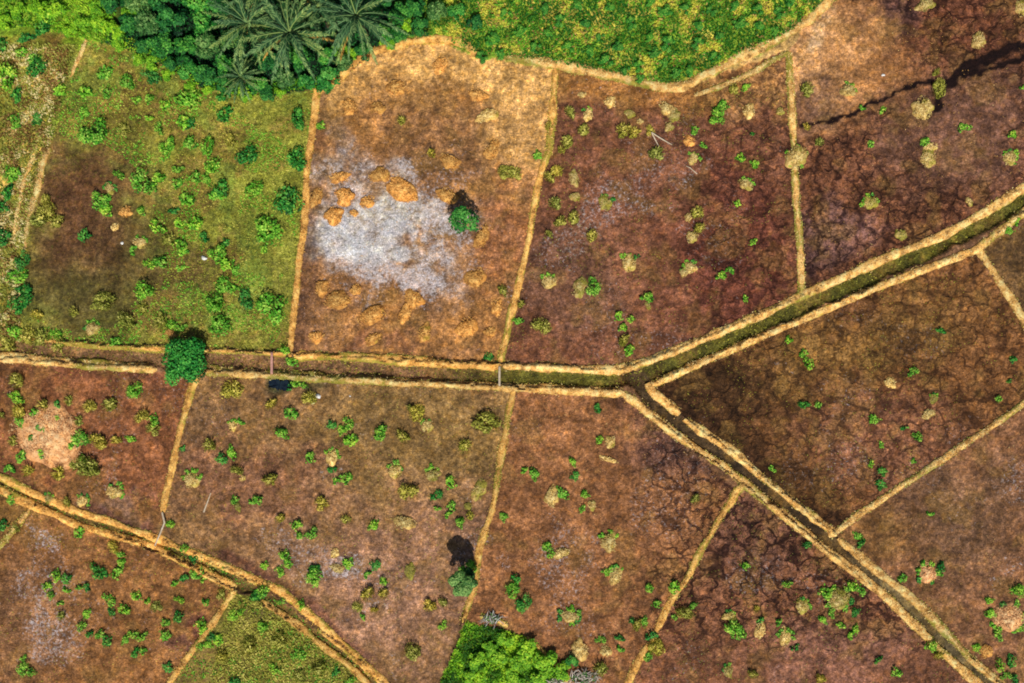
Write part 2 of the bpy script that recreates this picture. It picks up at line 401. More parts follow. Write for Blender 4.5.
# F13
f = R('F13'); paint(f, L(124, 84, 54)); paint(f*blob(20, 620, 60, 60), L(124, 88, 66), .7); silt += f*(blob(25, 610, 50, 50, .8)*.95+blob(45, 528, 14, 12)*.95+blob(55,660,50,24)*.22)
paint(f*blob(195, 612, 22, 8), L(84, 48, 46), .7); paint(f*blob(180, 642, 18, 10), L(84, 54, 54), .7); grass += f*.05
# F14
f = R('F14'); paint(f, L(112, 100, 46)); grass += f*.42; paint(f*blob(195, 665, 30, 30), L(112, 84, 48), .7); paint(f*blob(260,610,20,10), L(90, 70, 52), .7)
# F15
f = R('F15'); paint(f, L(104, 74, 42)); grass += f*.2
# F16
f = R('F16'); paint(f, L(140, 132, 58)); paint(f*sst(.5, .6, fbm(GX, GY, .55, 4, 51)), L(206, 164, 96), .7); paint(f*sst(.52, .6, fbm(GX, GY, .5, 4, 52)), L(108, 84, 42), .8)
paint(f*(1-sst(36, 62, BY)), L(112, 138, 36)); paint(f*near([(80,60),(65,105),(58,135)], 4, 12), L(96, 132, 44), .8); grass += f*.22
paint(f*near([(52,150),(40,165),(30,210),(22,245)], 2, 6), L(90, 84, 40), .8)
paint(f*blob(10, 330, 30, 20), L(100, 84, 42), .6)
# ditches
for k, c in (('D1', (104, 88, 46)), ('D2', (60, 46, 32)), ('D3', (92, 72, 40))):
    f = R(k); paint(f, L(*c)); wet += f*.3
f = R('D1'); paint(f*(1-sst(430, 520, BX)), L(112, 82, 60)); paint(f*sst(420, 520, BX), L(78, 74, 30)); paint(f*blob(645, 385, 22, 16), L(52, 34, 20)); grass += f*.22
silt += f*blob(440, 368, 40, 6)*.4
paint(R('D2')*sst(840, 880, BX), L(98, 84, 60), .8); grass += R('D2')*.15+R('D3')*.3
# pools bed
POOL1 = [(446,540),(454,538),(462,539),(470,537),(479,540),(477,552),(474,563),(468,573),(466,583),(456,583),(449,577),(451,565),(448,553)]
POOL2 = [(269,381),(277,379),(288,381),(293,384),(287,387),(282,391),(275,391),(270,387)]
p1 = (1-sst(0, 9, np.where(inpoly(QX, QY, POOL1), 0, pldist(PX, PY, POOL1+POOL1[:1])))); p2 = (1-sst(0, 5, np.where(inpoly(QX, QY, POOL2), 0, pldist(PX, PY, POOL2+POOL2[:1]))))
paint(p2, L(50, 56, 40), .8)

# heights
H = (fbm(GX, GY, 0.3, 4, 61)-0.5)*0.22+(fbm(GX, GY, 2.2, 3, 62)-0.5)*0.09
H = H*(1+grass*0.8)
H += v*inframe*(0.25+0.3*(fbm(GX, GY, 0.6, 3, 63)-.5))
for k in DITCH:
    hw = DITCH[k][1]; H -= 0.2*(1-sst(hw*0.35, hw*1.1, dd[k]))
H -= 0.28*p2
H = H*(np.hypot(GX, GY) < 150)+(fbm(GX, GY, 0.01, 3, 70)-.5)*4*sst(150, 600, np.hypot(GX, GY))
mudm = np.ones(GX.shape)-np.clip(R('V')+R('F1')+R('F10')+R('F14'), 0, 1)
crack = np.maximum(crack, mudm*.24)
m1 = fbm(GX, GY, 0.9, 5, 71, .65); m2 = fbm(GX+BX*.004, GY, 0.33, 4, 72, .6); m3 = fbm(GX, GY, 1.6, 4, 73, .7)
base *= (0.68+0.64*sst(.3, .7, m1))[..., None]*(0.80+0.4*sst(.3, .7, m2))[..., None]
dk = sst(.56, .68, m3)*sst(.42, .6, m2)*mudm*0.42*(1-.5*np.clip(crack, 0, 1)); base *= (1-dk)[..., None]
base *= (1-mudm[..., None]*np.array([0.0, 0.03, 0.09]))
lum = base.mean(-1, keepdims=True); base = np.clip(lum+(base-lum)*(1+0.0*mudm[..., None]-.05*R('F2')[..., None]), 0.004, 1)*(1+.08*mudm[..., None])*(1-mudm[..., None]*np.array([0.0, -0.03, 0.12]))
gp = sst(.55, .66, fbm(GX, GY, .45, 4, 74))*mudm*.35
base[:] = base*(1-gp[..., None])+L(126, 96, 48)*gp[..., None]
for P, w in (([(1060,32),(1024,45),(990,57),(957,72),(946,88),(938,106)], 5.0), ([(950,80),(915,82),(890,95),(860,108),(845,118),(803,124)], 2.4), ([(1030,60),(1000,67),(960,74)], 3)):
    dl = pldist(PX+(fbm(GX,GY,.9,4,41)-.5)*15, PY+(fbm(GX,GY,.9,4,42)-.5)*15, P)
    dm = R('F4')*(1-sst(w*0.8, w*1.4, dl)); paint(dm, L(22, 10, 8), 1.0); crack = crack*(1-dm); silt = silt*(1-dm)
silt = silt*(0.40+0.85*fbm(GX, GY, 1.1, 5, 75, .7))*(0.27+0.76*R('F2')+0.22*R('F13')+.20*R('F11')) + mudm*(1-R('F4'))*0.40*sst(.50, .64, fbm(GX, GY, .22, 4, 76))*(R('D1')+R('D2')+R('D3') < .5)
masks = np.stack([np.clip(silt, 0, 1), np.clip(crack, 0, 1), np.clip(grass, 0, 1)], -1)
wet = np.clip(wet, 0, 1)

def gz(x, y):
    i = min(max(int(np.searchsorted(AX, x)), 1), len(AX)-1); j = min(max(int(np.searchsorted(AY, y)), 1), len(AY)-1)
    return float(H[j, i])
def gzv(x, y):
    i = np.clip(np.searchsorted(AX, x), 1, len(AX)-1); j = np.clip(np.searchsorted(AY, y), 1, len(AY)-1)
    return H[j, i]

ny, nx = GX.shape
idx = np.arange(nx*ny).reshape(ny, nx)
quads = np.stack([idx[:-1, :-1], idx[:-1, 1:], idx[1:, 1:], idx[1:, :-1]], -1).reshape(-1, 4)
freg = reg[:-1, :-1].reshape(-1)
AV = np.stack([GX.ravel(), GY.ravel(), H.ravel()], -1)
aB = base.reshape(-1, 3); aM = masks.reshape(-1, 3); aW = wet.ravel()
SLAB = {'V': ('ground', 'surrounding grass and scrub ground beyond the plots', 'ground'),
 'F1': ('field', 'green grassy field dotted with weeds at upper left', 'field'),
 'F2': ('field', 'orange-brown field with a pale bluish silt patch', 'field'),
 'F3': ('field', 'dark plum-brown field at top centre', 'field'),
 'F4': ('field', 'brown field at top right crossed by a black wet streak', 'field'),
 'F5': ('field', 'small brown field cut by the right edge beside the dark fork field', 'field'),
 'F6': ('field', 'dark brown wedge-shaped field inside the ditch fork', 'field'),
 'F7': ('field', 'brown field in the lower right corner', 'field'),
 'F8': ('field', 'cracked pinkish brown field along the diagonal ditch at the bottom', 'field'),
 'F9': ('field', 'rust brown field just below the ditch fork', 'field'),
 'F10': ('field', 'small lush bright green plot at the bottom edge', 'field'),
 'F11': ('field', 'wide grey-brown field left of centre below the main ditch', 'field'),
 'F12': ('field', 'reddish brown field holding the huge tan mound', 'field'),
 'F13': ('field', 'orange-brown field with white flecks in the bottom left corner', 'field'),
 'F14': ('field', 'olive grassy field at the bottom beside the left ditch', 'field'),
 'F15': ('field', 'narrow brown field sliver at the left edge under the ditch', 'field'),
 'F16': ('field', 'tan scrubby strip of land at the left edge', 'field'),
 'D1': ('ditch', 'main ditch running across between twin straw bunds', 'ditch'),
 'D2': ('ditch', 'dark ditch running diagonally to the bottom right corner', 'ditch'),
 'D3': ('ditch', 'narrow overgrown ditch at the lower left', 'ditch')}
for i, k in enumerate(names):
    q = quads[freg == i]
    if not len(q): continue
    u, inv = np.unique(q, return_inverse=True)
    nm, lb, ct = SLAB[k]
    o = mesh_np(nm, AV[u], inv.reshape(-1, 4), M['ground'], {'base': aB[u], 'masks': aM[u], 'wet': aW[u]}, smooth=True)
    tag(o, lb, ct, kind='structure')

# ------------------------------------------------------------------ leaves
def quads_leaf(C, D, Nn, Ln, Wd, tone):
    """leaf quads: centres C, long axis D, normals Nn"""
    n = len(C)
    D = D/(np.linalg.norm(D, axis=1, keepdims=True)+1e-9)
    S = np.cross(D, Nn); S /= (np.linalg.norm(S, axis=1, keepdims=True)+1e-9)
    Ln = np.broadcast_to(Ln, n)[:, None]; Wd = np.broadcast_to(Wd, n)[:, None]
    a = C-D*Ln*.5; b = C+S*Wd*.5-D*Ln*.05; c = C+D*Ln*.5; d = C-S*Wd*.5-D*Ln*.05
    V = np.stack([a, b, c, d], 1).reshape(-1, 3)
    F = np.arange(4*n).reshape(n, 4)
    return V, F, np.repeat(tone, 4)
def join(parts):
    Vs, Fs, Ts = [], [], []; o = 0
    for V, F, T in parts:
        Vs.append(V); Fs.append(F+o); Ts.append(T); o += len(V)
    return np.concatenate(Vs), np.concatenate(Fs), np.concatenate(Ts)
def cloud(rng, lumps, n, size, flat=0.75, light=0.0):
    """lumps: list (x,y,z,r)"""
    w = np.array([l[3]**2 for l in lumps]); w = w/w.sum()
    pick = rng.choice(len(lumps), n, p=w)
    Lm = np.array(lumps)[pick]
    d = rng.normal(size=(n, 3)); d[:, 2] = np.abs(d[:, 2])*1.1-0.35; d /= np.linalg.norm(d, axis=1, keepdims=True)
    rr = Lm[:, 3]*(0.55+0.5*rng.random(n)**0.6)
    C = Lm[:, :3]+d*rr[:, None]*np.array([1, 1, flat])
    C[:, 2] = np.maximum(C[:, 2], 0.02)
    nr = d*0.6+np.array([0, 0, 0.95])+rng.normal(size=(n, 3))*0.35
    t = np.cross(nr, rng.normal(size=(n, 3))); t[:, 2] -= 0.15
    s = size*(0.6+0.8*rng.random(n))
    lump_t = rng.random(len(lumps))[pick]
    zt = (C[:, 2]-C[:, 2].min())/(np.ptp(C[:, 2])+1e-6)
    tone = np.clip(0.0+0.5*zt+0.36*lump_t+rng.normal(size=n)*0.17+light, 0, 1)  # tone rises with height: shade inside the foliage put into leaf colour
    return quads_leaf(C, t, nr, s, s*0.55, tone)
def lumps_for(rng, R, k, hgt=0.7, spread=0.6):
    out = [(0, 0, R*hgt*0.2, R*0.6)]
    for i in range(k):
        a = rng.random()*6.283; q = R*spread*(0.55+0.6*rng.random())
        out.append((q*math.cos(a), q*math.sin(a), R*hgt*(0.1+0.5*rng.random()), R*(0.22+0.26*rng.random())))
    return out
CLUMP = {}
def clump_me(kind, cls, var):
    key = (kind, cls, var)
    if key in CLUMP: return CLUMP[key]
    rng = np.random.default_rng(hash((ord(kind[0])*31+cls*7+var)) & 0xffff)
    R, n, k, sz = [(0.32, 60, 4, 0.16), (0.55, 150, 7, 0.17), (0.95, 400, 12, 0.19)][cls]
    lm = lumps_for(rng, R, k, 0.55, 0.72)
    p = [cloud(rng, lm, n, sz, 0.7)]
    if kind == 'y':                       # grassy blades
        m = int(n*0.9); a = rng.random(m)*6.283; q = R*np.sqrt(rng.random(m))
        C = np.stack([q*np.cos(a), q*np.sin(a), 0.12+0.12*rng.random(m)], -1)
        D = np.stack([np.cos(a), np.sin(a), 0.8+rng.random(m)], -1)
        p.append(quads_leaf(C, D, rng.normal(size=(m, 3)), 0.3, 0.05, rng.random(m)))
    V, F, T = join(p)
    me = mesh_np('clump', V, F, M[kind], {'tone': T}, link=False)
    CLUMP[key] = me; return me

def dome(rng, rx, ry, h, seg=26, rings=8, rough=0.28):
    ph = rng.random(6)*6.28; V = []; T = []
    sx = rng.random()*100
    for i in range(rings+1):
        u = i/rings
        for j in range(seg):
            a = 2*math.pi*j/seg
            k = 1+rough*0.5*math.sin(2*a+ph[0])+rough*0.4*math.sin(3*a+ph[1])+rough*0.35*math.sin(5*a+ph[2])+rough*.2*math.sin(9*a+ph[3])
            x = rx*k*u*math.cos(a); y = ry*k*u*math.sin(a)
            nz = mnoise.noise(Vector((x*2.2+sx, y*2.2, 0)))*.5+mnoise.noise(Vector((x*5+sx, y*5, 3)))*.3
            z = h*(math.cos(u*math.pi*.5)**0.8)*(1+0.55*nz) if u < 1 else -0.12
            V.append((x, y, z)); T.append(min(1, max(0, 0.5+nz*0.9+0.2*(1-u)-0.25*u*u)))
    F = []
    for i in range(rings):
        for j in range(seg):
            a = i*seg+j; b = i*seg+(j+1) % seg
            F.append((a, (i+1)*seg+j, (i+1)*seg+(j+1) % seg, b))
    return np.array(V), np.array(F), np.array(T)
MOUND = {}
def mound_me(kind, rx, ry, var, big=False):
    rng = np.random.default_rng(500+var*13+ord(kind))
    h = min(0.55, 0.45*min(rx, ry))
    V, F, T = dome(rng, rx*0.92, ry*0.92, h, 40 if big else 26, 14 if big else 8, 0.14 if big else 0.3)
    n = int(min(1500, 75*rx*ry*3.0+30))
    a = rng.random(n)*6.283; q = np.sqrt(rng.random(n))*1.0*(0.85+.18*np.sin(2*a+var)+.12*np.sin(3*a+var*2))
    x = rx*q*np.cos(a); y = ry*q*np.sin(a)
    C = np.stack([x, y, h*np.cos(np.clip(q, 0, .98)*1.57)**.8+0.05], -1)
    D = np.stack([np.cos(a)*.4+rng.normal(size=n), np.sin(a)*.4+rng.normal(size=n), 0.25+0.4*rng.random(n)], -1)
    b = quads_leaf(C, D, np.array([0, 0, 1.])+rng.normal(size=(n, 3))*.4, 0.12+0.12*rng.random(n), 0.07, np.clip(rng.random(n)*1.1, 0, 1))
    V, F, T = join([(V, F, T), b])
    me = mesh_np('mound', V, F, M['mound_'+kind], {'tone': T, 'weed': np.clip((0.42 if kind in 'ty' else 0.18)+rng.normal()*.12+np.zeros(len(V)), 0, 1)}, smooth=True, link=False)
    return me

# ------------------------------------------------------------------ survey of weeds and mounds: kind x y r [ry]
ITEMS = """
F1 g 85 90 6;g 107 75 7;g 108 93 5;g 128 82 8;g 136 100 5;g 149 101 5;d 153 77 8;g 83 112 5;g 100 133 10;g 83 137 7;g 165 105 5;g 149 118 4;g 160 128 5;g 168 147 9;g 187 97 11;g 186 121 7;d 190 124 5;g 193 145 7;g 208 146 8
F1 d 226 97 6;d 226 113 7;d 248 156 10;g 214 165 6;g 178 169 5;g 120 176 5;d 298 120 9;d 298 160 9;g 255 190 8;d 288 200 11;g 270 230 12;g 272 308 12;g 144 185 10;g 157 181 7;g 143 213 5;g 177 183 5;g 187 197 7;g 195 178 6;d 222 190 8;g 217 197 7;g 212 170 5
F1 g 102 200 8;m 110 188 7;g 108 213 6;o 126 212 6;t 115 227 4;d 85 235 6;m 140 242 8;g 133 250 4;g 158 226 7;y 170 241 6;g 183 247 7;g 150 265 5;g 162 263 7;g 180 268 4;g 145 290 9;y 144 309 5;y 105 302 9;y 127 320 8;m 93 328 9;y 75 312 4;y 163 322 7;g 172 326 5;o 171 333 5;g 181 327 5;d 174 211 5;g 179 224 5;g 198 226 7;d 204 238 5;g 218 253 8;g 230 264 7;d 226 243 4;g 237 271 5;g 225 285 9;g 217 303 9;g 222 326 10;d 246 299 9;y 230 140 6;g 265 250 4
F1 y 48 212 8;y 40 222 7;y 58 222 6;y 47 200 5;g 100 122 4;y 125 130 5;g 207 180 5;g 236 288 4
F16 d 45 30 7;d 28 38 7;d 3 46 7;g 8 78 10;d 38 68 9;g 35 60 6;g 17 122 6;d 38 120 5;d 18 94 7;g 62 88 7;g 20 52 6;g 13 175 8;d 9 192 7;d 4 207 6;d 4 236 8;d 24 261 8;g 18 277 9;d 23 303 11;d 24 290 7;y 38 315 5;g 15 333 7;y 30 336 7;y 42 338 7;g 57 335 5;y 8 345 6;g 48 20 6;y 60 345 6;g 118 342 6;g 195 341 6
F2 g 322 126 5;o 340 177 10 6;o 345 197 11 9;o 334 216 11 9;o 316 198 7 10;o 367 202 7;o 354 213 4;o 380 175 11 8;o 402 190 19 11;o 447 196 12 7;o 475 278 12 9;o 322 288 8;o 338 300 13 10;o 372 315 14 9;o 414 299 10;o 406 312 9;o 467 328 12 9;o 316 337 8 6;o 373 339 9 6;o 425 333 8;o 497 308 7;y 503 291 6;y 507 173 8;o 490 332 6;o 349 107 8;t 487 116 11 7;o 450 162 9;y 432 154 4;o 492 150 9;o 440 66 8;o 396 88 9;o 378 108 7;y 402 122 4;o 478 96 8;o 482 237 7 12;o 356 290 6
F3 y 570 113 6;m 588 114 7;t 610 102 6;t 630 114 5;t 640 122 3;y 623 131 7;y 634 133 6;y 650 131 5;y 656 154 7;t 667 109 9 6;t 674 116 6 7;t 669 127 5;y 567 143 6;y 561 151 4;y 583 131 6;g 695 130 5;o 689 141 6;g 703 145 4;m 693 158 7;g 716 117 8;g 724 107 6;t 749 111 7;d 752 134 3;g 740 157 5;g 753 163 5;g 538 154 5;y 549 127 4;g 746 88 5;y 733 90 5;t 582 95 5 3
F3 y 515 174 6;y 549 178 6;y 557 172 6;t 574 178 7;t 575 197 5;y 555 204 6;m 605 202 9;y 573 219 7 5;y 560 222 6;y 549 235 4;m 746 184 8;g 737 204 4;y 697 213 6;t 688 218 4;t 692 237 6;y 699 229 6;g 752 242 4;m 629 262 10;m 690 267 8;t 684 272 5;m 549 281 9;t 580 287 9;g 594 286 8;g 645 297 7;t 648 306 3;g 719 276 6;g 730 270 4;g 745 300 4;y 541 325 8;g 618 316 5;g 631 319 4;g 621 328 5;y 624 340 6;g 518 320 5;y 521 304 4;g 631 349 7;y 622 343 4;y 592 236 6
F4 t 925 5 10 7;t 978 41 7 9;m 848 90 9;y 806 90 6;y 936 73 4;y 938 89 9 6;t 922 109 11;g 861 108 4;g 883 110 4;y 806 128 4;g 870 145 4;y 818 143 4;t 780 112 4;t 928 158 9;t 930 147 6;g 923 141 5;g 960 129 5;g 968 128 4;g 1010 135 5;m 1009 157 9;t 1021 8 6 9;g 1022 88 3;m 870 202 9;t 901 235 6;t 969 202 4;t 920 130 0
F6 d 941 331 5;g 788 340 4;g 804 353 5;g 808 364 6;d 804 404 6;g 818 405 4;t 890 383 6;g 913 372 5;m 933 398 6;t 928 414 6;g 875 420 6;d 903 428 4;g 917 437 5;g 881 446 4;g 870 465 4;d 882 471 5;d 880 484 6;g 913 461 3;d 1012 359 4;d 1008 381 3;g 998 399 4;g 772 468 4
F5 g 1008 232 5;g 1015 222 4
F9 d 597 409 5;g 601 439 5;t 610 442 6;t 608 459 9 3;g 533 474 6;g 524 470 4;g 572 462 5;d 575 476 5;t 552 496 7 11;g 563 492 7;g 586 495 5;t 592 505 5;g 581 509 4;y 695 499 5;g 545 545 5;g 550 553 5;t 561 553 8 6;m 609 541 11;m 615 574 10;g 605 571 5;d 516 577 6;g 512 590 8;d 524 602 8;g 520 608 5;m 570 615 12 8;g 648 589 5;g 656 603 5;g 672 588 7;y 637 624 6;g 645 621 5;d 632 620 4;g 601 640 5;t 606 651 6;d 620 638 5;g 620 649 4;t 579 650 9 11;d 650 635 6;y 656 647 8;g 646 657 6;g 503 518 5;y 600 668 7
F8 g 745 565 5;m 729 615 7;g 735 632 11;t 760 630 7;d 760 620 4;m 728 670 7;y 752 673 5;y 684 612 8;g 693 606 5;g 675 618 4;d 807 544 5;g 786 583 5;m 838 597 14;g 826 592 7;g 852 586 7;m 802 605 9;d 855 612 5;g 832 612 5;g 822 620 5;g 840 624 4;g 856 629 5;g 850 635 4;m 785 636 9;d 795 648 4;d 878 659 5;g 895 671 6;y 756 608 3;g 778 622 4;g 928 645 7;y 938 655 5;y 820 678 5;g 861 590 5
F7 d 861 543 5;g 858 535 5;m 927 572 12;g 903 579 5;d 940 566 5;g 1017 590 8;g 990 600 5;p 1007 617 17 15;g 990 614 6;g 998 632 7;g 1022 628 5;g 976 649 5;o 986 651 7;d 1010 661 7;g 998 665 6;g 930 514 4;g 1006 676 5;d 1014 680 5;g 892 512 0
F12 y 19 380 7;g 18 397 8;y 20 411 7;g 20 422 6;y 2 415 4;g 136 390 8;y 111 405 7;y 91 406 6;y 143 416 7;g 155 420 6;y 154 429 6;y 117 440 5;g 131 438 5;g 83 440 9;y 98 439 7;y 103 444 6;y 89 466 11;g 82 460 5;m 115 491 10;m 83 500 7;y 68 502 5;m 49 498 6;g 10 500 5
F11 y 232 389 9;m 233 425 6;g 241 422 4;y 210 445 6;d 222 459 6;g 233 452 7;y 238 470 6;t 243 478 3;m 192 479 10;d 183 449 4;g 236 499 5;t 238 507 4;g 253 502 4;y 272 404 6;y 310 398 7;g 292 411 7;g 282 434 7;d 332 425 5;g 348 424 6;g 341 431 5;g 352 442 7;g 379 430 7;g 381 438 6;y 403 436 7;y 417 413 8;y 411 408 4;m 427 425 8;y 487 423 12 9;y 465 446 7;g 310 457 6;m 332 457 9;d 333 470 5;g 345 478 7;g 336 480 4;y 271 479 7;g 259 500 6;y 322 503 6;m 395 470 9;m 433 474 9;g 450 482 6;y 409 492 8;d 436 496 6;g 437 508 4;g 451 506 5;t 479 490 9;t 468 506 4
F11 y 281 518 5;g 297 524 6;g 311 533 6;g 302 536 5;g 373 524 6;y 346 519 5;t 405 522 11 7;g 266 564 5;g 285 555 6;g 287 564 5;g 281 571 5;g 317 575 9;d 314 568 6;t 335 553 5;t 337 568 7 5;g 350 562 6;d 376 565 6;g 367 574 4;g 384 579 5;t 410 571 7;y 368 593 7;y 358 606 5;g 363 616 4;y 375 609 4;y 384 593 5;y 430 605 6;y 443 602 5;g 442 625 5;y 413 650 8;g 412 655 4;g 448 514 4;y 470 515 4;g 460 524 6;g 468 568 8
F13 y 115 546 6;g 121 553 5;d 100 571 9;g 117 572 6;g 122 564 5;g 58 575 6;d 67 578 6;g 48 585 5;g 52 594 5;g 67 590 4;g 62 603 4;g 80 587 4;d 87 587 5;g 110 600 7;g 124 608 7;d 112 612 5;g 137 596 6;g 148 601 4;y 157 606 5;g 88 614 5;g 83 626 5;d 91 634 5;g 102 634 6;d 107 641 6;g 125 639 5;g 142 636 6;g 133 633 5;d 137 652 6;g 143 650 4;g 175 583 4;d 184 577 5;g 198 574 7;g 205 578 4;g 180 600 5;g 206 602 4;g 165 622 5;g 165 633 6;d 178 617 6;g 27 670 8;g 23 658 4;d 168 667 6;g 203 625 7;y 222 594 5;g 172 525 5;y 63 615 4;d 3 525 6;y 18 528 4
F14 g 237 614 8;g 217 640 6;d 213 636 5;g 208 645 5;d 235 680 6;y 250 645 7;y 280 640 8;g 262 628 6;g 300 655 7;y 320 668 7;g 200 645 5;y 222 655 6;y 300 676 6;d 335 672 6;g 350 680 6;g 275 668 6
D g 296 384 5;g 304 386 4;d 289 389 4;d 258 594 8;g 265 590 6;g 283 601 5;g 302 604 5;g 292 362 6;g 286 352 5;d 489 357 5;g 60 345 4;g 186 549 5;d 193 558 5;g 225 570 4;g 78 531 6
""" 
SIZE = [(5, 'small'), (8, 'medium'), (99, 'big')]
NOUN = {'g': ('weed_clump', 'bright green weed clump', 'weed clump', 'green weed clumps scattered over the plots'),
 'd': ('weed_clump', 'dark green weed clump', 'weed clump', 'green weed clumps scattered over the plots'),
 'y': ('grass_tussock', 'olive grass tussock', 'tussock', 'olive grass tussocks on the plots'),
 't': ('dirt_mound', 'tan mound', 'mound', 'straw-topped earth mounds on the plots'),
 'o': ('dirt_mound', 'orange mound', 'mound', 'straw-topped earth mounds on the plots'),
 'p': ('dirt_mound', 'pinkish mound', 'mound', 'straw-topped earth mounds on the plots'),
 'm': ('dirt_mound', 'weed-rimmed mound', 'mound', 'straw-topped earth mounds on the plots')}
rec = []
rr = random.Random(5)
for line in ITEMS.strip().splitlines():
    fk, rest = line.split(' ', 1)
    for it in rest.split(';'):
        p = it.split(); k = p[0]; x, y, r = map(float, p[1:4]); ry = float(p[4]) if len(p) > 4 else r
        if r < 1: continue
        rec.append([fk, k, x, y, r, ry])
def place_field(x, y):
    for k in FIELDS:
        if bool(inpoly(np.array([x]), np.array([y]), FIELDS[k])[0]): return k
    return None
bb = {}
for k, P in FIELDS.items():
    xs = [min(1024, max(0, a)) for a, b in P]; ys = [min(683, max(0, b)) for a, b in P]
    bb[k] = (min(xs), min(ys), max(xs), max(ys))
buckets = {}
made = []
for fk, k, x, y, r, ry in rec:
    ff = place_field(x, y) or (fk if fk in FIELDS else None)
    s = next(n for lim, n in SIZE if max(r, ry) <= lim)
    if ff:
        x0, y0, x1, y1 = bb[ff]
        h = ['left', '', 'right'][min(2, int(3*(x-x0)/(x1-x0+1)))] if x >= x0 else 'left'
        w_ = ['upper', '', 'lower'][max(0, min(2, int(3*(y-y0)/(y1-y0+1))))]
        sec = 'in centre' if not h and not w_ else ('in %s part' % (w_ or 'mid')+(' ' if 0 else '')) if not h else 'in %s %s' % (w_ or 'mid', h)
        where = sec+' of '+FNAME[ff]
    else:
        where = 'on the ditch banks'
    key = (s, NOUN[k][1], where)
    buckets.setdefault(key, []).append(len(made)); made.append([ff, k, x, y, r, ry, None])
ORD = ['first', 'second', 'third', 'fourth', 'fifth', 'sixth', 'seventh', 'eighth', 'ninth', 'tenth', 'eleventh', 'twelfth', 'thirteenth', 'fourteenth', 'fifteenth']
for (s, nn, where), ids in buckets.items():
    ids.sort(key=lambda i: made[i][2]); n = len(ids)
    for q, i in enumerate(ids):
        if n == 1: l = f'{s} {nn} {where}'
        elif q == 0: l = f'leftmost {s} {nn} {where}'
        elif q == n-1: l = f'rightmost {s} {nn} {where}'
        else: l = f'{s} {nn} {where}, {ORD[q]} from left'
        made[i][6] = l
# keep weeds off each other's exact spot; build
for i, (ff, k, x, y, r, ry, lab) in enumerate(made):
    X, Y = W(x, y); z = gz(X, Y); nm, _, cat, grp = NOUN[k]
    if k in 'gdy':
        R_ = r/10.0; ry = r*rr.uniform(.62, 1.0) if ry == r else ry
        cls = 0 if R_ < 0.42 else (1 if R_ < 0.75 else 2)
        me = clump_me(k, cls, rr.randrange(6))
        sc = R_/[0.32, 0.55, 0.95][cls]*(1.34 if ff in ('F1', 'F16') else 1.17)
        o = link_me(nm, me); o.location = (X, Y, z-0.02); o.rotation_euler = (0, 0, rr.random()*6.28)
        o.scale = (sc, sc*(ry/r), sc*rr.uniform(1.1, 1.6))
    else:
        kk = {'m': 't', 't': 't', 'o': 'o', 'p': 'p'}[k]
        if k == 'm' and ff in ('F7',) : kk = 'p'
        sh = 0.88 if k == 'm' else 1.08
        ex = rr.uniform(.75, 1.2) if r == ry else 1
        me = mound_me(kk, r*sh/10*ex, ry*sh/10/ex, i, r > 11)
        o = link_me(nm, me); o.rotation_euler.z = rr.uniform(-.5, .5); o.location = (X, Y-(0.1*r/10 if k == 'm' else 0), z)
        if k in 'mp':
            ncl = rr.randint(3, 5) if r < 12 else 6
            a0 = rr.uniform(1.1, 2.0)
            for q in range(ncl):
                a = a0+(q-(ncl-1)/2)*(0.75 if r < 12 else 0.95)+rr.uniform(-.2, .2)
                c = link_me('weeds', clump_me('g' if rr.random() < .75 else 'd', 0, rr.randrange(6)), o)
                qq = rr.uniform(0.72, 0.98)
                c.location = (r/10*qq*math.cos(a), ry/10*qq*math.sin(a), 0.02)
                s_ = rr.uniform(0.32, 0.5)*r/10/0.32*0.85; s_ = min(s_, 1.5)
                c.scale = (s_, s_, s_); c.rotation_euler = (0, 0, rr.random()*6.28)
    tag(o, lab, cat, grp)

# the huge mound and the ring mound on the bund
X, Y = W(50, 436)
o = link_me('dirt_mound', mound_me('p', 3.75, 3.7, 901, True)); o.location = (X, Y, gz(X, Y)-0.05); o.scale = (1, 1, 1.1)
tag(o, 'huge round tan mound with small weeds on top, at far left', 'mound', 'straw-topped earth mounds on the plots')
for (x, y, r, k) in [(57,404,5,'d'),(40,427,4,'d'),(46,429,3,'g'),(33,437,4,'d'),(43,451,4,'g'),(44,457,3,'d'),(59,417,3,'g'),(20,457,7,'g'),(10,468,6,'g'),(30,470,6,'y'),(60,472,7,'y'),(75,465,5,'y'),(14,440,5,'y'),(80,420,5,'y'),(45,405,6,'y'),(35,412,5,'g'),(70,400,5,'y'),(77,443,7,'g')]:
    a, b = W(x, y); c = link_me('weeds', clump_me(k, 0, rr.randrange(6)), o); q = math.hypot(a-X, b-Y)/3.6
    c.location = (a-X, b-Y, 0.5*max(0, math.cos(min(q, 1)*1.57))); s_ = r/3.2; c.scale = (s_, s_, s_)
X, Y = W(796, 157)
o = link_me('dirt_mound', mound_me('t', 1.2, 1.25, 905)); o.location = (X, Y, 0.12)
tag(o, 'round tan mound swelling from the narrow upright bund at top right', 'mound', 'straw-topped earth mounds on the plots')
for a in (0.3, 1.5, 2.7, 4.0, 5.2):
    c = link_me('weeds', clump_me('g', 0, rr.randrange(6)), o); c.location = (1.05*math.cos(a), 1.05*math.sin(a), 0.05); c.scale = (.8, .8, .8)

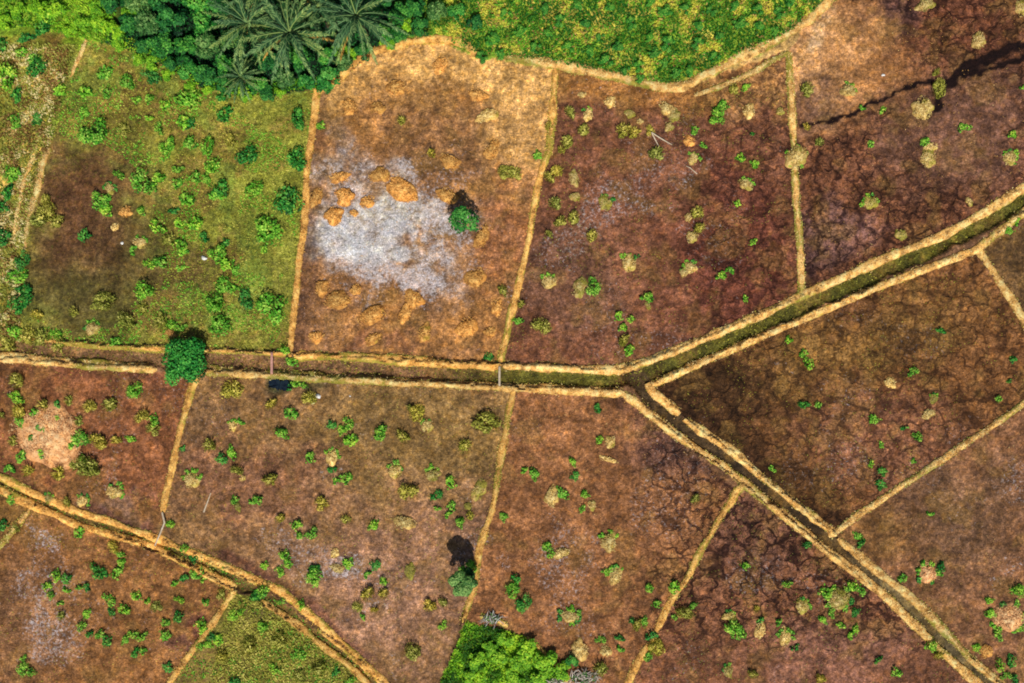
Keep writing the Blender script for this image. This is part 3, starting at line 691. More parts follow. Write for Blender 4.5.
# ------------------------------------------------------------------ bunds
def resample(P, st=0.16, sm=3):
    P = [np.array(W(*p)) for p in P]; out = []
    for a, b in zip(P[:-1], P[1:]):
        n = max(1, int(np.linalg.norm(b-a)/st))
        out += [a+(b-a)*t/n for t in range(n)]
    out.append(P[-1]); Q = np.array(out)
    for _ in range(sm*4):
        Q[1:-1] = (Q[:-2]+2*Q[1:-1]+Q[2:])/4
    return Q
def bund(P, width, label, mat='bund', h=0.34, weed=0.25, blades=38, seed=0, name='earth_bund'):
    rng = np.random.default_rng(seed+77); Q = resample(P); n = len(Q)
    T = np.gradient(Q, axis=0); T /= np.linalg.norm(T, axis=1, keepdims=True); S = np.stack([-T[:, 1], T[:, 0]], -1)
    s = np.arange(n)*0.16
    wob = (fbm(s, s*0+seed, 0.35, 3, 80)-.5)*0.5
    wid = width*(0.54 if width > .75 else 0.60)*(0.50+1.08*fbm(s, s*0+seed*3.1, 0.45, 4, 81))
    K = 11; V = []; tone = []; wd = []
    endf = np.minimum(1, np.minimum(np.arange(n)+1, n-np.arange(n))/5.0)
    for k in range(K):
        u = -1+2*k/(K-1)
        side = u*wid*np.sqrt(endf)*(1+0.30*(fbm(s*1.0, s*0+k*(k in (0, 1, K-2, K-1))*5.0+seed, 2.2, 3, 82)-.5)*2*abs(u))
        x = Q[:, 0]+S[:, 0]*(side+wob*0.5); y = Q[:, 1]+S[:, 1]*(side+wob*.5)
        nz = fbm(x, y, 1.9, 4, 83)-.5
        g0 = gzv(x, y); z = np.where(abs(u) > 0.99, g0-0.2, np.maximum(g0, -0.08)+h*0.52*(1-abs(u)**1.7)*(1+0.7*nz)*endf+0.02+0.03*nz)
        z = z+(0 if abs(u) > .99 else 0.0)
        V.append(np.stack([x, y, z], -1)); tone.append(np.clip(0.5+nz*1.5-0.25*abs(u)**3, 0, 1)); wd.append((weed+.10)*(0.6+0.9*abs(u))+(fbm(x, y, 0.3, 3, 84)-.5)*1.3)
    V = np.stack(V, 1).reshape(-1, 3); tone = np.stack(tone, 1).ravel(); wd = np.clip(np.stack(wd, 1).ravel(), 0, 1)
    ii = np.arange(n*K).reshape(n, K)
    F = np.stack([ii[:-1, :-1], ii[1:, :-1], ii[1:, 1:], ii[:-1, 1:]], -1).reshape(-1, 4)
    o = mesh_np(name, V, F, M[mat], {'tone': tone, 'weed': wd}, smooth=True)
    tag(o, label, 'bund', 'straw-covered bunds between the plots')
    # straw and weeds fringe
    for kind, cnt, frac in (('s' if mat == 'bund' else 'so', blades, 1.0), ('y', int(blades*weed*1.3), 1.0)):
        m = int(cnt*n*0.16)
        if m < 4: continue
        i = rng.integers(1, n-1, m); u = np.clip(rng.normal(size=m)*0.5, -1.08, 1.08)
        if kind == 'y':
            ok = fbm(Q[i, 0], Q[i, 1], 0.3, 2, 86) > 0.42; i = i[ok]; u = u[ok]; u = np.sign(u)*(0.75+0.3*np.abs(u)); m = len(i)
            if m < 3: continue
        c = Q[i]+S[i]*(u*wid[i]+wob[i]*.5)[:, None]+rng.normal(size=(m, 2))*0.04
        z = np.maximum(gzv(c[:, 0], c[:, 1]), -0.08)+h*0.52*np.clip(1-np.abs(u)**1.8, 0, 1)*endf[i]+0.05
        C = np.concatenate([c, z[:, None]], 1)
        D = np.concatenate([rng.normal(size=(m, 2)), (0.25+0.5*rng.random(m))[:, None]], 1)
        V2, F2, T2 = quads_leaf(C, D, np.array([0, 0, 1.])+rng.normal(size=(m, 3))*.4, 0.10+0.16*rng.random(m), 0.05+0.04*rng.random(m), np.clip(0.15+rng.random(m)*.9, 0, 1))
        ch = mesh_np('dry_grass' if kind != 'y' else 'green_grass', V2, F2, M[kind], {'tone': T2}, parent=o)
        ch['kind'] = 'stuff'
    return o
BUNDS = [
 ([(-150,352),(0,357),(60,362),(110,366),(158,369)], 10, 'wide pinkish-tan bund from the left edge to the round tree', 'bund', .34, .15),
 ([(196,369),(256,374),(300,376),(350,379),(400,382),(450,384),(520,388)], 9, 'tan bund below the main ditch, right of the round tree', 'bund', .34, .25),
 ([(515,387),(570,391),(610,392),(624,393)], 9, 'short tan bund below the main ditch, ending at the fork', 'bund', .34, .12),
 ([(20,338),(80,345),(120,347),(155,349),(215,350),(256,352),(286,354)], 5, 'faint thin olive bund above the main ditch under the grassy plot', 'bund_o', .2, .6),
 ([(294,356),(350,357),(400,360),(450,364),(500,366)], 9.5, 'ochre bund above the main ditch under the silt-patched plot', 'bund_o', .34, .3),
 ([(503,366),(560,368),(600,370),(622,369),(650,360),(700,341),(768,312),(800,296),(840,279),(893,255),(943,235),(975,218),(1024,188),(1150,115)], 9, 'long tan bund sloping up along the ditch to the right edge', 'bund', .36, .15),
 ([(652,385),(700,363),(768,334),(830,308),(880,286),(920,271),(975,250),(1000,230),(1024,212),(1150,145)], 8, 'long tan bund along the lower side of the rising right ditch', 'bund', .36, .18),
 ([(975,247),(981,254),(990,268),(1003,288),(1024,320),(1064,378)], 7, 'short tan bund dropping from the right ditch to the right edge', 'bund', .32, .12),
 ([(622,393),(640,405),(670,430),(724,467),(752,489),(780,512),(828,552),(868,582),(888,598),(918,628),(943,652),(970,677),(1060,750)], 8.5, 'long diagonal tan bund on the lower-left side of the diagonal ditch', 'bund', .36, .22),
 ([(648,383),(652,391),(663,400),(679,415)], 7.5, 'short stub of tan bund beside the fork', 'bund', .34, .08),
 ([(684,419),(712,437),(737,455),(767,481),(805,510),(834,533)], 7.5, 'tan bund beside the dark fork plot, upper stretch along the diagonal ditch', 'bund', .36, .1),
 ([(837,538),(845,545),(873,567),(908,594),(943,629),(973,660),(996,680),(1080,750)], 7.5, 'tan bund beside the lower right plot, along the diagonal ditch', 'bund', .34, .25),
 ([(829,537),(838,530),(865,510),(905,484),(943,459),(983,432),(1024,403),(1066,377)], 6, 'straight yellowish bund rising from the diagonal ditch to the right edge', 'bund', .32, .25),
 ([(746,481),(738,490),(724,512),(702,549),(688,577),(672,599),(652,639),(637,662),(625,688),(590,750)], 6.5, 'ochre bund slanting down from the diagonal ditch to the bottom edge', 'bund_o', .3, .25),
 ([(514,384),(512,395),(507,425),(501,455),(492,512),(485,530),(478,555),(476,580),(468,607),(463,622)], 6.5, 'ochre bund from the main ditch down to the lush green plot', 'bund_o', .3, .25),
 ([(198,373),(190,392),(182,424),(172,467),(165,500),(163,512)], 6.5, 'ochre bund running down from the round tree', 'bund_o', .3, .15),
 ([(317,88),(311,140),(307,171),(305,221),(298,271),(293,320),(290,357)], 6.5, 'ochre upright bund between the grassy plot and the silt-patched plot', 'bund_o', .3, .12),
 ([(556,68),(553,100),(549,150),(541,172),(535,203),(527,246),(517,291),(508,325),(500,366)], 6.5, 'ochre upright bund between the silt-patched plot and the top centre plot', 'bund_o', .3, .35),
 ([(789,52),(790,80),(792,125),(795,150),(794,171),(797,208),(800,250),(801,299)], 6, 'olive-tan upright bund between the two top right plots', 'bund', .3, .4),
 ([(316,95),(345,73),(368,54),(400,44),(440,39),(465,43),(480,58)], 9, 'curved orange bank above the silt-patched plot', 'bund_o', .25, .2),
 ([(505,58),(535,62),(562,65),(612,76),(662,87),(682,87),(712,72),(742,56),(767,46),(795,30),(818,12),(838,-8),(870,-60)], 10.5, 'long pale bank bordering the yellow-green crop at the top', 'bund', .3, .35),
 ([(694,96),(722,85),(750,74),(772,60),(789,52)], 5, 'thin faint bank just inside the top centre plot corner', 'bund', .16, .4),
 ([(87,40),(80,56),(70,77)], 3.2, 'thin pale grey ridge at the grassy plot upper left corner', 'bund', .15, .2),
 ([(50,148),(42,165),(38,186),(31,210),(27,230),(25,250)], 6, 'yellow-tan bund left of the muddy side of the grassy plot', 'bund', .28, .25),
 ([(40,130),(36,150),(24,180),(19,205),(14,240)], 5, 'thin straw ridge in the left scrub strip, left of its ditch', 'bund', .2, .45),
 ([(-150,412),(0,477),(25,489),(55,503),(87,514),(125,527),(170,543),(200,556),(255,579),(281,591),(306,612),(331,634),(356,657),(386,684),(450,745)], 7.5, 'ochre bund on the upper side of the lower left ditch', 'bund_o', .32, .3),
 ([(-150,425),(0,490),(25,502),(55,515),(75,524),(112,534),(155,547),(187,564),(225,582),(236,588)], 7.5, 'ochre bund on the lower side of the lower left ditch, left half', 'bund_o', .32, .35),
 ([(262,600),(274,609),(298,625),(318,643),(348,665),(370,686),(420,740)], 6.5, 'ochre bund on the lower side of the lower left ditch, right half', 'bund_o', .3, .3),
 ([(236,588),(228,600),(210,627),(190,655),(170,682),(140,735)], 6, 'short ochre bund between the bottom left plot and the olive plot', 'bund_o', .28, .25),
 ([(30,508),(22,519),(12,532),(-2,548),(-60,600)], 5, 'tiny yellow bund cut off by the left edge', 'bund', .25, .5),
 ([(526,637),(540,648),(553,661),(575,690)], 5, 'short tan bund at the right corner of the lush green plot', 'bund_o', .25, .2),
 ([(480,617),(496,618),(508,626)], 5, 'pale stub of bund at the top of the lush green plot', 'bund', .2, .4),
]
for i, (P, w_, lb, mt, h, wd) in enumerate(BUNDS):
    bund(P, w_/10.0, lb, mt, h, wd, seed=i*3+1)

# ------------------------------------------------------------------ trees
def tube(pts, rad, seg=7):
    V = []; F = []; n = len(pts)
    for i, (p, r) in enumerate(zip(pts, rad)):
        p = Vector(p); d = (Vector(pts[min(i+1, n-1)])-Vector(pts[max(i-1, 0)])).normalized()
        a = d.orthogonal().normalized(); b = d.cross(a)
        for j in range(seg):
            t = 6.2832*j/seg; V.append(tuple(p+(a*math.cos(t)+b*math.sin(t))*r))
    for i in range(n-1):
        for j in range(seg):
            F.append((i*seg+j, i*seg+(j+1) % seg, (i+1)*seg+(j+1) % seg, (i+1)*seg+j))
    return np.array(V), np.array(F), np.zeros(len(V))
def tree_meshes(seed, R, Ht, mat, n, leaf, nl=14, flat=0.8):
    rng = np.random.default_rng(seed)
    lm = []
    for i in range(nl):
        a = rng.random()*6.283; q = R*0.68*math.sqrt(rng.random())
        r = R*(0.26+0.2*rng.random())*(1.1-0.35*q/R)
        lm.append((q*math.cos(a), q*math.sin(a), Ht-0.55*R*(q/R)**1.4-r*0.6-0.25*R*rng.random(), r))
    for i in range(nl//2):
        a = rng.random()*6.283; q = R*(0.62+0.22*rng.random())
        lm.append((q*math.cos(a), q*math.sin(a), Ht*0.45+0.25*R*rng.random(), R*(0.17+0.12*rng.random())))
    V, F, T = cloud(rng, lm, n, leaf, flat)
    crown = mesh_np('crown', V, F, M[mat], {'tone': T}, link=False)
    parts = [tube([(0, 0, -0.3), (0.03*R, 0, Ht*0.25), (-0.03*R, 0.04*R, Ht*0.5), (0, 0, Ht*0.8)], [0.06*R+0.04, 0.05*R+0.03, 0.035*R+.02, 0.02])]
    for (x, y, z, r) in lm[:9]:
        parts.append(tube([(0, 0, Ht*0.28), (x*.5, y*.5, Ht*0.28+(z-Ht*.28)*.6), (x, y, z)], [0.03*R+.015, 0.02*R+.01, 0.01]))
    V, F, T = join(parts)
    trunk = mesh_np('trunk', V, F, M['bark'], smooth=True, link=False)
    return crown, trunk
def plant_tree(ms, name, x, y, label, cat, group=None, s=1.0, rot=0.0, h=0.0, sz=1.0):
    X, Y = W(x, y); k = 1-h/CAM_H; X *= k; Y *= k
    r = empty(name, (X, Y, gz(X, Y))); r.scale = (s, s, s*sz); r.rotation_euler = (0, 0, rot)
    link_me('crown', ms[0], r); link_me('trunk', ms[1], r)
    tag(r, label, cat, group); return r
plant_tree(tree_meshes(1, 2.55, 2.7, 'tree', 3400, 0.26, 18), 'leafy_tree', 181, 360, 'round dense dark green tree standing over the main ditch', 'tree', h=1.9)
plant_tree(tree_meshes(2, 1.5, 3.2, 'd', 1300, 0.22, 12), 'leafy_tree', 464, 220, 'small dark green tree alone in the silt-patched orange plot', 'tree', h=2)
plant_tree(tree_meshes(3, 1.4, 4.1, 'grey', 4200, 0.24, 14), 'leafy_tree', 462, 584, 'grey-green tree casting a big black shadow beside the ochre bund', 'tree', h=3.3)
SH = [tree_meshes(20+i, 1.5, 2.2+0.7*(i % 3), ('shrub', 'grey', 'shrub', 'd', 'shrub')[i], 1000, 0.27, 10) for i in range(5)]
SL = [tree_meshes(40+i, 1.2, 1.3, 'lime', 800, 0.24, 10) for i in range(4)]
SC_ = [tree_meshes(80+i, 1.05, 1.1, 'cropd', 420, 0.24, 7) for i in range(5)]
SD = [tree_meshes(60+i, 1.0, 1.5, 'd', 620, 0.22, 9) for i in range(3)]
# thicket: dark shrubs round the palms (survey)
THICK = [(112,2,14),(140,4,15),(168,2,16),(196,2,16),(222,3,14),(128,22,12),(150,26,15),(176,24,16),(202,24,15),(162,46,14),(186,48,15),(210,48,15),(226,66,12),(186,70,11),(206,76,12),(170,62,9),(230,40,12),(224,84,9),(256,82,12),(266,92,9),(140,44,9),(286,80,12),(380,8,14),(384,30,11),(398,14,12),(362,50,10),(344,62,10),(300,60,14),(325,55,10),(270,64,12),(415,8,13),(436,12,12),(420,28,10),(456,8,10),(398,34,9),(475,20,9)]
for i, (x, y, r) in enumerate(THICK):
    if i < 27 or x < 400:
        d = 'tall' if r >= 14 else ('mid-sized' if r >= 11 else 'low')
    else: d = 'low'
    lab = [None]
    near_ = 'left of the palms' if x < 225 else ('under the palms' if x < 345 else 'right of the palms')
    made_key = (d, near_); made_l = buckets.setdefault(('thick',)+made_key, []); made_l.append((x, y, i))
TL = {}
for key, v_ in list(buckets.items()):
    if key[0] != 'thick': continue
    v_.sort()
    for q, (x, y, i) in enumerate(v_):
        pos = 'leftmost' if q == 0 else ('rightmost' if q == len(v_)-1 else ORD[q]+' from left')
        TL[i] = (f'{pos} {key[1]} dark green shrub in the thicket {key[2]}' if 'from' not in pos else f'{key[1]} dark green shrub in the thicket {key[2]}, {pos}') if len(v_) > 1 else f'{key[1]} dark green shrub in the thicket {key[2]}'
for i, (x, y, r) in enumerate(THICK):
    plant_tree(SH[i % 5], 'shrub', x, y, TL[i], 'shrub', 'dark shrubs of the thicket at the top', r/16.0*1.05, i*1.7, 1.6)
for q, (x, y, r) in enumerate([(306,82,9),(329,78,12),(323,88,8)]):
    plant_tree(SD[q], 'shrub', x, y, ['dark green shrub at the top end of the ochre bund, left one', 'larger dark green shrub right of the ochre bund top end', 'small dark green shrub touching the ochre bund top end'][q], 'shrub', 'shrubs by the bund top end', r/10.0, q, 1)
LIME = [(100,22,10),(116,32,11),(98,8,9),(84,22,9),(132,14,10),(118,46,7),(136,60,7),(152,62,8),(168,74,7),(190,86,6),(208,90,6),(60,12,10),(40,10,10),(20,12,9),(70,30,8),(6,22,8),(388,44,8),(404,26,8),(350,52,8),(335,50,6),(408,14,7),(245,96,6),(280,92,6)]
LIME.sort()
for i, (x, y, r) in enumerate(LIME):
    side = 'left of the palms' if x < 225 else 'beside the palms'
    grp = [a for a in LIME if (a[0] < 225) == (x < 225)]; q = grp.index((x, y, r))
    lab = f'yellow-green bush on the thicket edge {side}, ' + ('leftmost' if q == 0 else 'rightmost' if q == len(grp)-1 else (ORD[q]+' from left' if q < 15 else f'{["second","third","fourth"][len(grp)-2-q] if len(grp)-2-q<3 else "fifth"} from right'))
    plant_tree(SL[i % 4], 'bush', x, y, lab, 'bush', 'yellow-green bushes edging the thicket', r/12.0*1.1, i*2.1, 0.6)
# crop plants in the yellow-green field
CP = [(665,10,9),(651,1,7),(685,8,7),(698,26,7),(698,43,7),(741,22,9),(735,5,7),(759,8,7),(759,26,7),(668,44,9),(655,52,8),(650,36,6),(568,46,8),(585,24,7),(560,20,7),(520,30,8),(545,8,7),(606,60,9),(618,48,8),(640,66,7),(676,72,7),(690,70,7),(715,55,7),(610,8,7),(632,22,7),(640,78,6),(590,50,7),(505,12,7),(720,36,6),(780,12,7),(775,30,6),(578,4,7),(535,46,7),(492,42,9),(482,56,7),(500,54,7),(495,36,7),(600,36,6),(792,2,7),(712,10,6),(664,62,6),(548,32,6),(626,70,6)]
buck = {}
for i, (x, y, r) in enumerate(CP):
    reg_ = ['far left', 'left middle', 'middle', 'right middle', 'far right'][min(4, int((x-480)/64))]
    rowy = 'upper' if y < 25 else ('middle' if y < 50 else 'lower')
    buck.setdefault((reg_, rowy), []).append((x, y, r, i))
for (a, b), v_ in buck.items():
    v_.sort()
    for q, (x, y, r, i) in enumerate(v_):
        ex = '' if len(v_) == 1 else (', leftmost' if q == 0 else ', rightmost' if q == len(v_)-1 else ', '+ORD[q]+' from left')
        plant_tree(SC_[i % 5], 'crop_plant', x, y, f'dark green plant in the {b} {a} of the yellow-green crop{ex}', 'plant', 'dark leafy plants in the yellow-green crop', r/11.0, i*1.3, 0.8)

# ------------------------------------------------------------------ palms
def frond_me(seed, Lg, droop, up, dry=False):
    rng = np.random.default_rng(seed); n = 22
    pts = []
    for i in range(n):
        t = i/(n-1); x = Lg*(t*math.cos(up*(1-t*.5))) ; z = Lg*(math.sin(up)*t-droop*t*t)
        pts.append((x, 0.05*math.sin(t*4+seed), z))
    parts = [tube(pts, [0.06*(1-.85*i/(n-1)) for i in range(n)], 5)]; parts[0] = (parts[0][0], parts[0][1], np.full(len(parts[0][0]), .75))
    C = []; D = []; Nn = []; Ls = []; Ts = []
    P = np.array(pts)
    for sgn in (-1, 1):
        for j in range(44):
            t = 0.1+0.9*j/43; f = t*(n-1); i = min(int(f), n-2); p = P[i]+(P[i+1]-P[i])*(f-i)
            tn = P[i+1]-P[i]; tn /= np.linalg.norm(tn)
            l = 0.55*math.sin(math.pi*min(1, 0.18+t*.78))**.8*(0.8+0.4*rng.random())
            d = tn*1.15+np.array([0, sgn*0.8, -0.38+rng.normal()*.22]); d /= np.linalg.norm(d)
            C.append(p+d*l*.5); D.append(d); Nn.append(np.array([0, -sgn*.3, 1.])+rng.normal(size=3)*.3); Ls.append(l); Ts.append(np.clip(.25+.45*t+rng.normal()*.2, 0, 1))
    Ls = np.array(Ls)
    parts.append(quads_leaf(np.array(C), np.array(D), np.array(Nn), Ls, 0.075, np.array(Ts)))
    V, F, T = join(parts)
    return mesh_np('frond', V, F, M['palmdry' if dry else 'palm'], {'tone': T}, link=False)
FR = {lv: [frond_me(lv*10+q, [3.0, 4.2, 4.7, 4.3][lv], [0.12, 0.30, 0.52, 0.75][lv], [1.15, 0.72, 0.32, 0.02][lv]) for q in range(3)] for lv in range(4)}
FRD = [frond_me(90+q, 3.8, 0.9, -0.1, True) for q in range(2)]
def palm(x, y, s, Ht, label, seed, dry=3):
    X, Y = W(x, y); k = 1-(Ht+0.5)/CAM_H; X *= k; Y *= k
    rg = random.Random(seed)
    r = empty('palm_tree', (X, Y, gz(X, Y))); r.scale = (s, s, s)
    H0 = Ht/s
    V, F, T = tube([(0, 0, -.4), (.05, .04, H0*.4), (0, .05, H0*.8), (0, 0, H0)], [.34, .27, .25, .32], 12)
    mesh_np('trunk', V, F, M['bark'], smooth=True, parent=r)
    a = rg.random()*6
    for lv, cnt in ((0, 5), (1, 8), (2, 11), (3, 7)):
        for q in range(cnt):
            a += 2.39996+rg.uniform(-.15, .15)
            f = link_me('frond', FR[lv][rg.randrange(3)], r)
            f.location = (0.12*math.cos(a), 0.12*math.sin(a), H0-0.05*lv); f.rotation_euler = (rg.uniform(-.25, .25), rg.uniform(-.08, .08), a)
            f.scale = (rg.uniform(.8, 1.1),)*3
    for q in range(dry):
        f = link_me('frond', FRD[q % 2], r); a = rg.random()*6.28
        f.location = (0, 0, H0-.3); f.rotation_euler = (0, 0, a); f['label'] = 'dry yellow-brown drooping frond'
    tag(r, label, 'palm tree', 'palms in the top left thicket')
palm(246, 22, .98, 5.5, 'left palm of the big row at the top of the thicket', 1, 3)
palm(288, 31, 1.02, 6.2, 'middle palm with the widest crown, directly above the ochre bund', 2, 2)
palm(355, 14, 1.02, 5.8, 'rightmost palm beside the orange bank', 3, 2)
palm(318, 6, .9, 5.0, 'palm cut by the top edge between the middle and rightmost palms', 4, 2)
palm(240, 76, .55, 2.2, 'small low young palm below the left palm', 5, 0)
palm(258, -12, .95, 5.2, 'palm behind the others whose crown only just enters the top edge', 6, 9)

# ------------------------------------------------------------------ ground cover
def cover(name, poly, dens, mat, label, size=0.22, seed=0, tonef=None, flat=0.5, keep=None):
    rng = np.random.default_rng(seed); xs = [p[0] for p in poly]; ys = [p[1] for p in poly]
    A = (max(xs)-min(xs))*(max(ys)-min(ys))/100.0; n = int(A*dens)
    px = rng.uniform(min(xs), max(xs), n); py = rng.uniform(min(ys), max(ys), n)
    ok = inpoly(px, py, poly)
    if keep is not None: ok &= keep(px, py)
    px = px[ok]; py = py[ok]; n = len(px)
    x = (px-512)/10; y = (341.5-py)/10
    hgt = fbm(x, y, 0.9, 3, seed+5)
    C = np.stack([x, y, gzv(x, y)+0.03+flat*hgt*rng.random(n)], -1)
    D = rng.normal(size=(n, 3)); D[:, 2] = np.abs(D[:, 2])*.6
    t = tonef(x, y) if tonef else hgt
    s = size*(.6+.8*rng.random(n))
    V, F, T = quads_leaf(C, D, np.array([0, 0, 1.])+rng.normal(size=(n, 3))*.5, s, s*.45, np.clip(t+rng.normal(size=n)*.16, 0, 1))
    o = mesh_np(name, V, F, M[mat], {'tone': T})
    tag(o, label, 'ground cover', kind='stuff'); return o
cropP = [(398,-40),(392,38),(440,38),(478,55),(520,60),(612,74),(668,85),(712,70),(765,46),(800,26),(835,-12),(860,-60),(398,-60)]
cover('crop_cover', cropP, 75, 'crop', 'dense low yellow-green crop foliage filling the top centre field', .25, 3,
      lambda x, y: np.clip(sst(.42, .72, fbm(x, y, .75, 4, 31))*0.95+0.05-0.35*(1-sst(-12, -4, x)), 0, 1), .45)
cover('crop_straw', cropP, 16, 's', 'yellow withered stalks among the crop of the top centre field', .24, 4, lambda x, y: .3+0*x, .45,
      keep=lambda a, b: (fbm((a-512)/10, (341.5-b)/10, .75, 4, 31) > .5) & (a > 455))
thickP = [(-100,-60),(-100,36),(30,28),(60,34),(88,40),(140,54),(200,86),(240,97),(316,90),(345,70),(368,52),(398,38),(400,-60)]
cover('undergrowth', thickP, 38, 'shrub', 'tangled dark green undergrowth beneath the thicket and palms', .28, 6, lambda x, y: fbm(x, y, .5, 3, 8)*.5, .4, keep=lambda a, b: a+b*1.1 > 150)
cover('lush_grass', thickP, 60, 'lime', 'bright yellow-green grass in the top left corner', .26, 7, lambda x, y: fbm(x, y, .5, 3, 9), .4, keep=lambda a, b: (a+b*0.2 < 120)|(pldist(a, b, [(88,36),(140,50),(200,82),(240,93),(316,86)]) < 8))
cover('lush_grass', FIELDS['F10'], 110, 'lime', 'dense bright lime grass of the lush green plot', .26, 8, lambda x, y: np.clip(sst(.3, .7, fbm(x, y, .5, 4, 12)), 0, 1), .45)
cover('green_weeds', FIELDS['F1'], 40, 'g', 'soft green weed haze in patches over the upper left grassy plot', .2, 29, lambda x, y: .25+.5*fbm(x, y, .9, 3, 13), .15,
      keep=lambda a, b: (fbm((a-512)/10, b/10, .5, 4, 33) > .53) & (((a-78)/80)**2+((b-235)/95)**2 > 1.0))
cover('short_grass', FIELDS['F1'], 26, 'y', 'short olive grass over the upper left grassy plot', .2, 9, lambda x, y: fbm(x, y, .6, 3, 13)*.7, .12,
      keep=lambda a, b: (((a-78)/90)**2+((b-235)/100)**2 > 1.0))
for q_, (fk_, mt_, nm_, lb_) in enumerate([('F2','so','straw_litter','loose ochre straw bits strewn on the silt-patched plot'),('F3','y','straw_litter','tiny olive tufts strewn on the top centre plot'),('F4','s','straw_litter','thin straw bits strewn on the top right plot'),('F6','y','straw_litter','tiny olive tufts strewn on the dark fork plot'),('F7','s','straw_litter','thin straw bits strewn on the lower right plot'),('F8','y','straw_litter','tiny olive tufts strewn on the bottom centre-right plot'),('F9','s','straw_litter','thin straw bits strewn on the lower centre plot'),('F11','y','straw_litter','tiny olive tufts strewn on the wide lower-left-centre plot'),('F12','y','straw_litter','tiny olive tufts strewn on the huge-mound plot'),('F13','y','straw_litter','tiny olive tufts strewn on the bottom left plot')]):
    P_ = [(min(1200, max(-180, a)), min(760, max(-90, b))) for a, b in FIELDS[fk_]]
    cover(nm_, P_, 6, mt_, lb_, .12, 60+q_, lambda x, y: .1+.6*fbm(x, y, .6, 3, 61), .06, keep=lambda a, b: fbm((a-512)/10, b/10, .5, 4, 62+q_) > .56)
cover('short_grass', FIELDS['F14'], 55, 'y', 'mottled olive grass over the bottom plot beside the left ditch', .22, 10, lambda x, y: fbm(x, y, .6, 4, 14), .25, keep=lambda a, b: a-b*-.25 > 380)
cover('green_weeds', FIELDS['F14'], 22, 'g', 'patchy low green weeds among the olive grass of the bottom plot', .22, 11, lambda x, y: .2+.4*fbm(x, y, .6, 4, 15), .25, keep=lambda a, b: fbm((a-512)/10, b/10, .45, 3, 16) > .5)
cover('dry_grass', [(-40,40),(70,50),(60,112),(38,186),(22,260),(20,342),(-40,345)], 60, 's', 'dry straw tufts covering the left scrub strip', .26, 12, lambda x, y: sst(.35, .65, fbm(x, y, .8, 3, 17)), .3, keep=lambda a, b: fbm((a-512)/10, b/10, .55, 3, 18) > .40)
cover('short_grass', [(-40,40),(80,45),(60,112),(38,186),(22,260),(20,342),(-40,345)], 60, 'y', 'olive grass between straw tufts of the left scrub strip', .24, 13, lambda x, y: fbm(x, y, .8, 3, 19)*.8, .3)
def ditchkeep(P, w): return lambda a, b: pldist(a, b, P) < w
cover('ditch_grass', [(-60,330),(1080,150),(1080,420),(-60,420)], 12, 'y', 'sparse olive grass growing in the main ditch bed', .2, 14, lambda x, y: fbm(x, y, .8, 3, 23)*.45, .15, keep=ditchkeep(DITCH['D1'][0], 7))
cover('ditch_grass', [(-60,380),(460,380),(460,760),(-60,760)], 10, 'g', 'weeds growing along the lower left ditch bed', .2, 15, lambda x, y: fbm(x, y, .8, 3, 24)*.7, .15, keep=ditchkeep(DITCH['D3'][0], 5))

# ------------------------------------------------------------------ pools, sticks, stones, brush
def pool(P, z, label, seed):
    Q = resample(P+P[:1], 0.1, 1)[:-1]
    Q += (np.stack([fbm(Q[:, 0], Q[:, 1], 2.5, 3, seed), fbm(Q[:, 0], Q[:, 1], 2.5, 3, seed+1)], -1)-.5)*1.0
    c = Q.mean(0); n = len(Q)
    V = np.concatenate([np.c_[Q, np.full(n, z)], np.c_[c+(Q-c)*.5, np.full(n, z)], [[c[0], c[1], z]]])
    F = [(i, (i+1) % n, n+(i+1) % n, n+i) for i in range(n)]
    me = bpy.data.meshes.new('pool'); me.from_pydata(V.tolist(), [], F+[(n+i, n+(i+1) % n, 2*n) for i in range(n)]); me.materials.append(M['water'])
    o = link_me('pool', me); tag(o, label, 'pool', kind='structure')
pool(POOL2, -0.09, 'small dark teal puddle under the main ditch bund', 5)

def stick(P3, r, mat, name, label, cat, seg=7):
    V, F, T = tube(P3, r, seg); o = mesh_np(name, V, F, M[mat], smooth=True); tag(o, label, cat); return o
def pl3(x, y, z): X, Y = W(x, y); return (X, Y, z)
def plank(a, b, w, z, mat, label):
    A = Vector(pl3(*a, z)); B = Vector(pl3(*b, z)); d = (B-A).normalized(); s = Vector((-d.y, d.x, 0))*w/2
    r = empty('footbridge', A)
    for q, off in enumerate((-0.5, 0.5)):
        V = []; m = 8
        for i in range(m+1):
            p = d*((B-A).length*i/m); sag = -0.05*math.sin(math.pi*i/m)+0.006*math.sin(i*2.3+q)
            for sx, sz in ((-.47, 0), (.47, 0), (.47, -.06), (-.47, -.06)):
                V.append(tuple(p+s*(off+sx)*1.0+Vector((0, 0, sag+sz))))
        F = [(0, 1, 2, 3), (4*m+3, 4*m+2, 4*m+1, 4*m)]
        for i in range(m):
            for j in range(4): F.append((4*i+j, 4*i+4+j, 4*i+4+(j+1) % 4, 4*i+(j+1) % 4))
        mesh_np('plank', V, F, M[mat], parent=r)
    tag(r, label, 'footbridge')
plank((272.5, 352), (272.5, 374), .24, .36, 'redwood', 'narrow reddish plank footbridge across the main ditch left of centre')
plank((499.5, 366), (499.5, 386), .2, .40, 'palewood', 'narrow pale plank footbridge across the main ditch at centre')
stick([pl3(163, 512, .2), pl3(166, 522, .38), pl3(161, 534, .36), pl3(156, 545, .3)], [.10, .10, .09, .07], 'palewood', 'fallen_pole', 'thin pale pole laid across the lower left ditch', 'pole')
stick([pl3(651, 133, .3), pl3(661, 139, .15), pl3(672, 145, .08)], [.07, .07, .04], 'palewood', 'fallen_pole', 'pale pole lying right of a tussock in the top centre plot', 'pole')
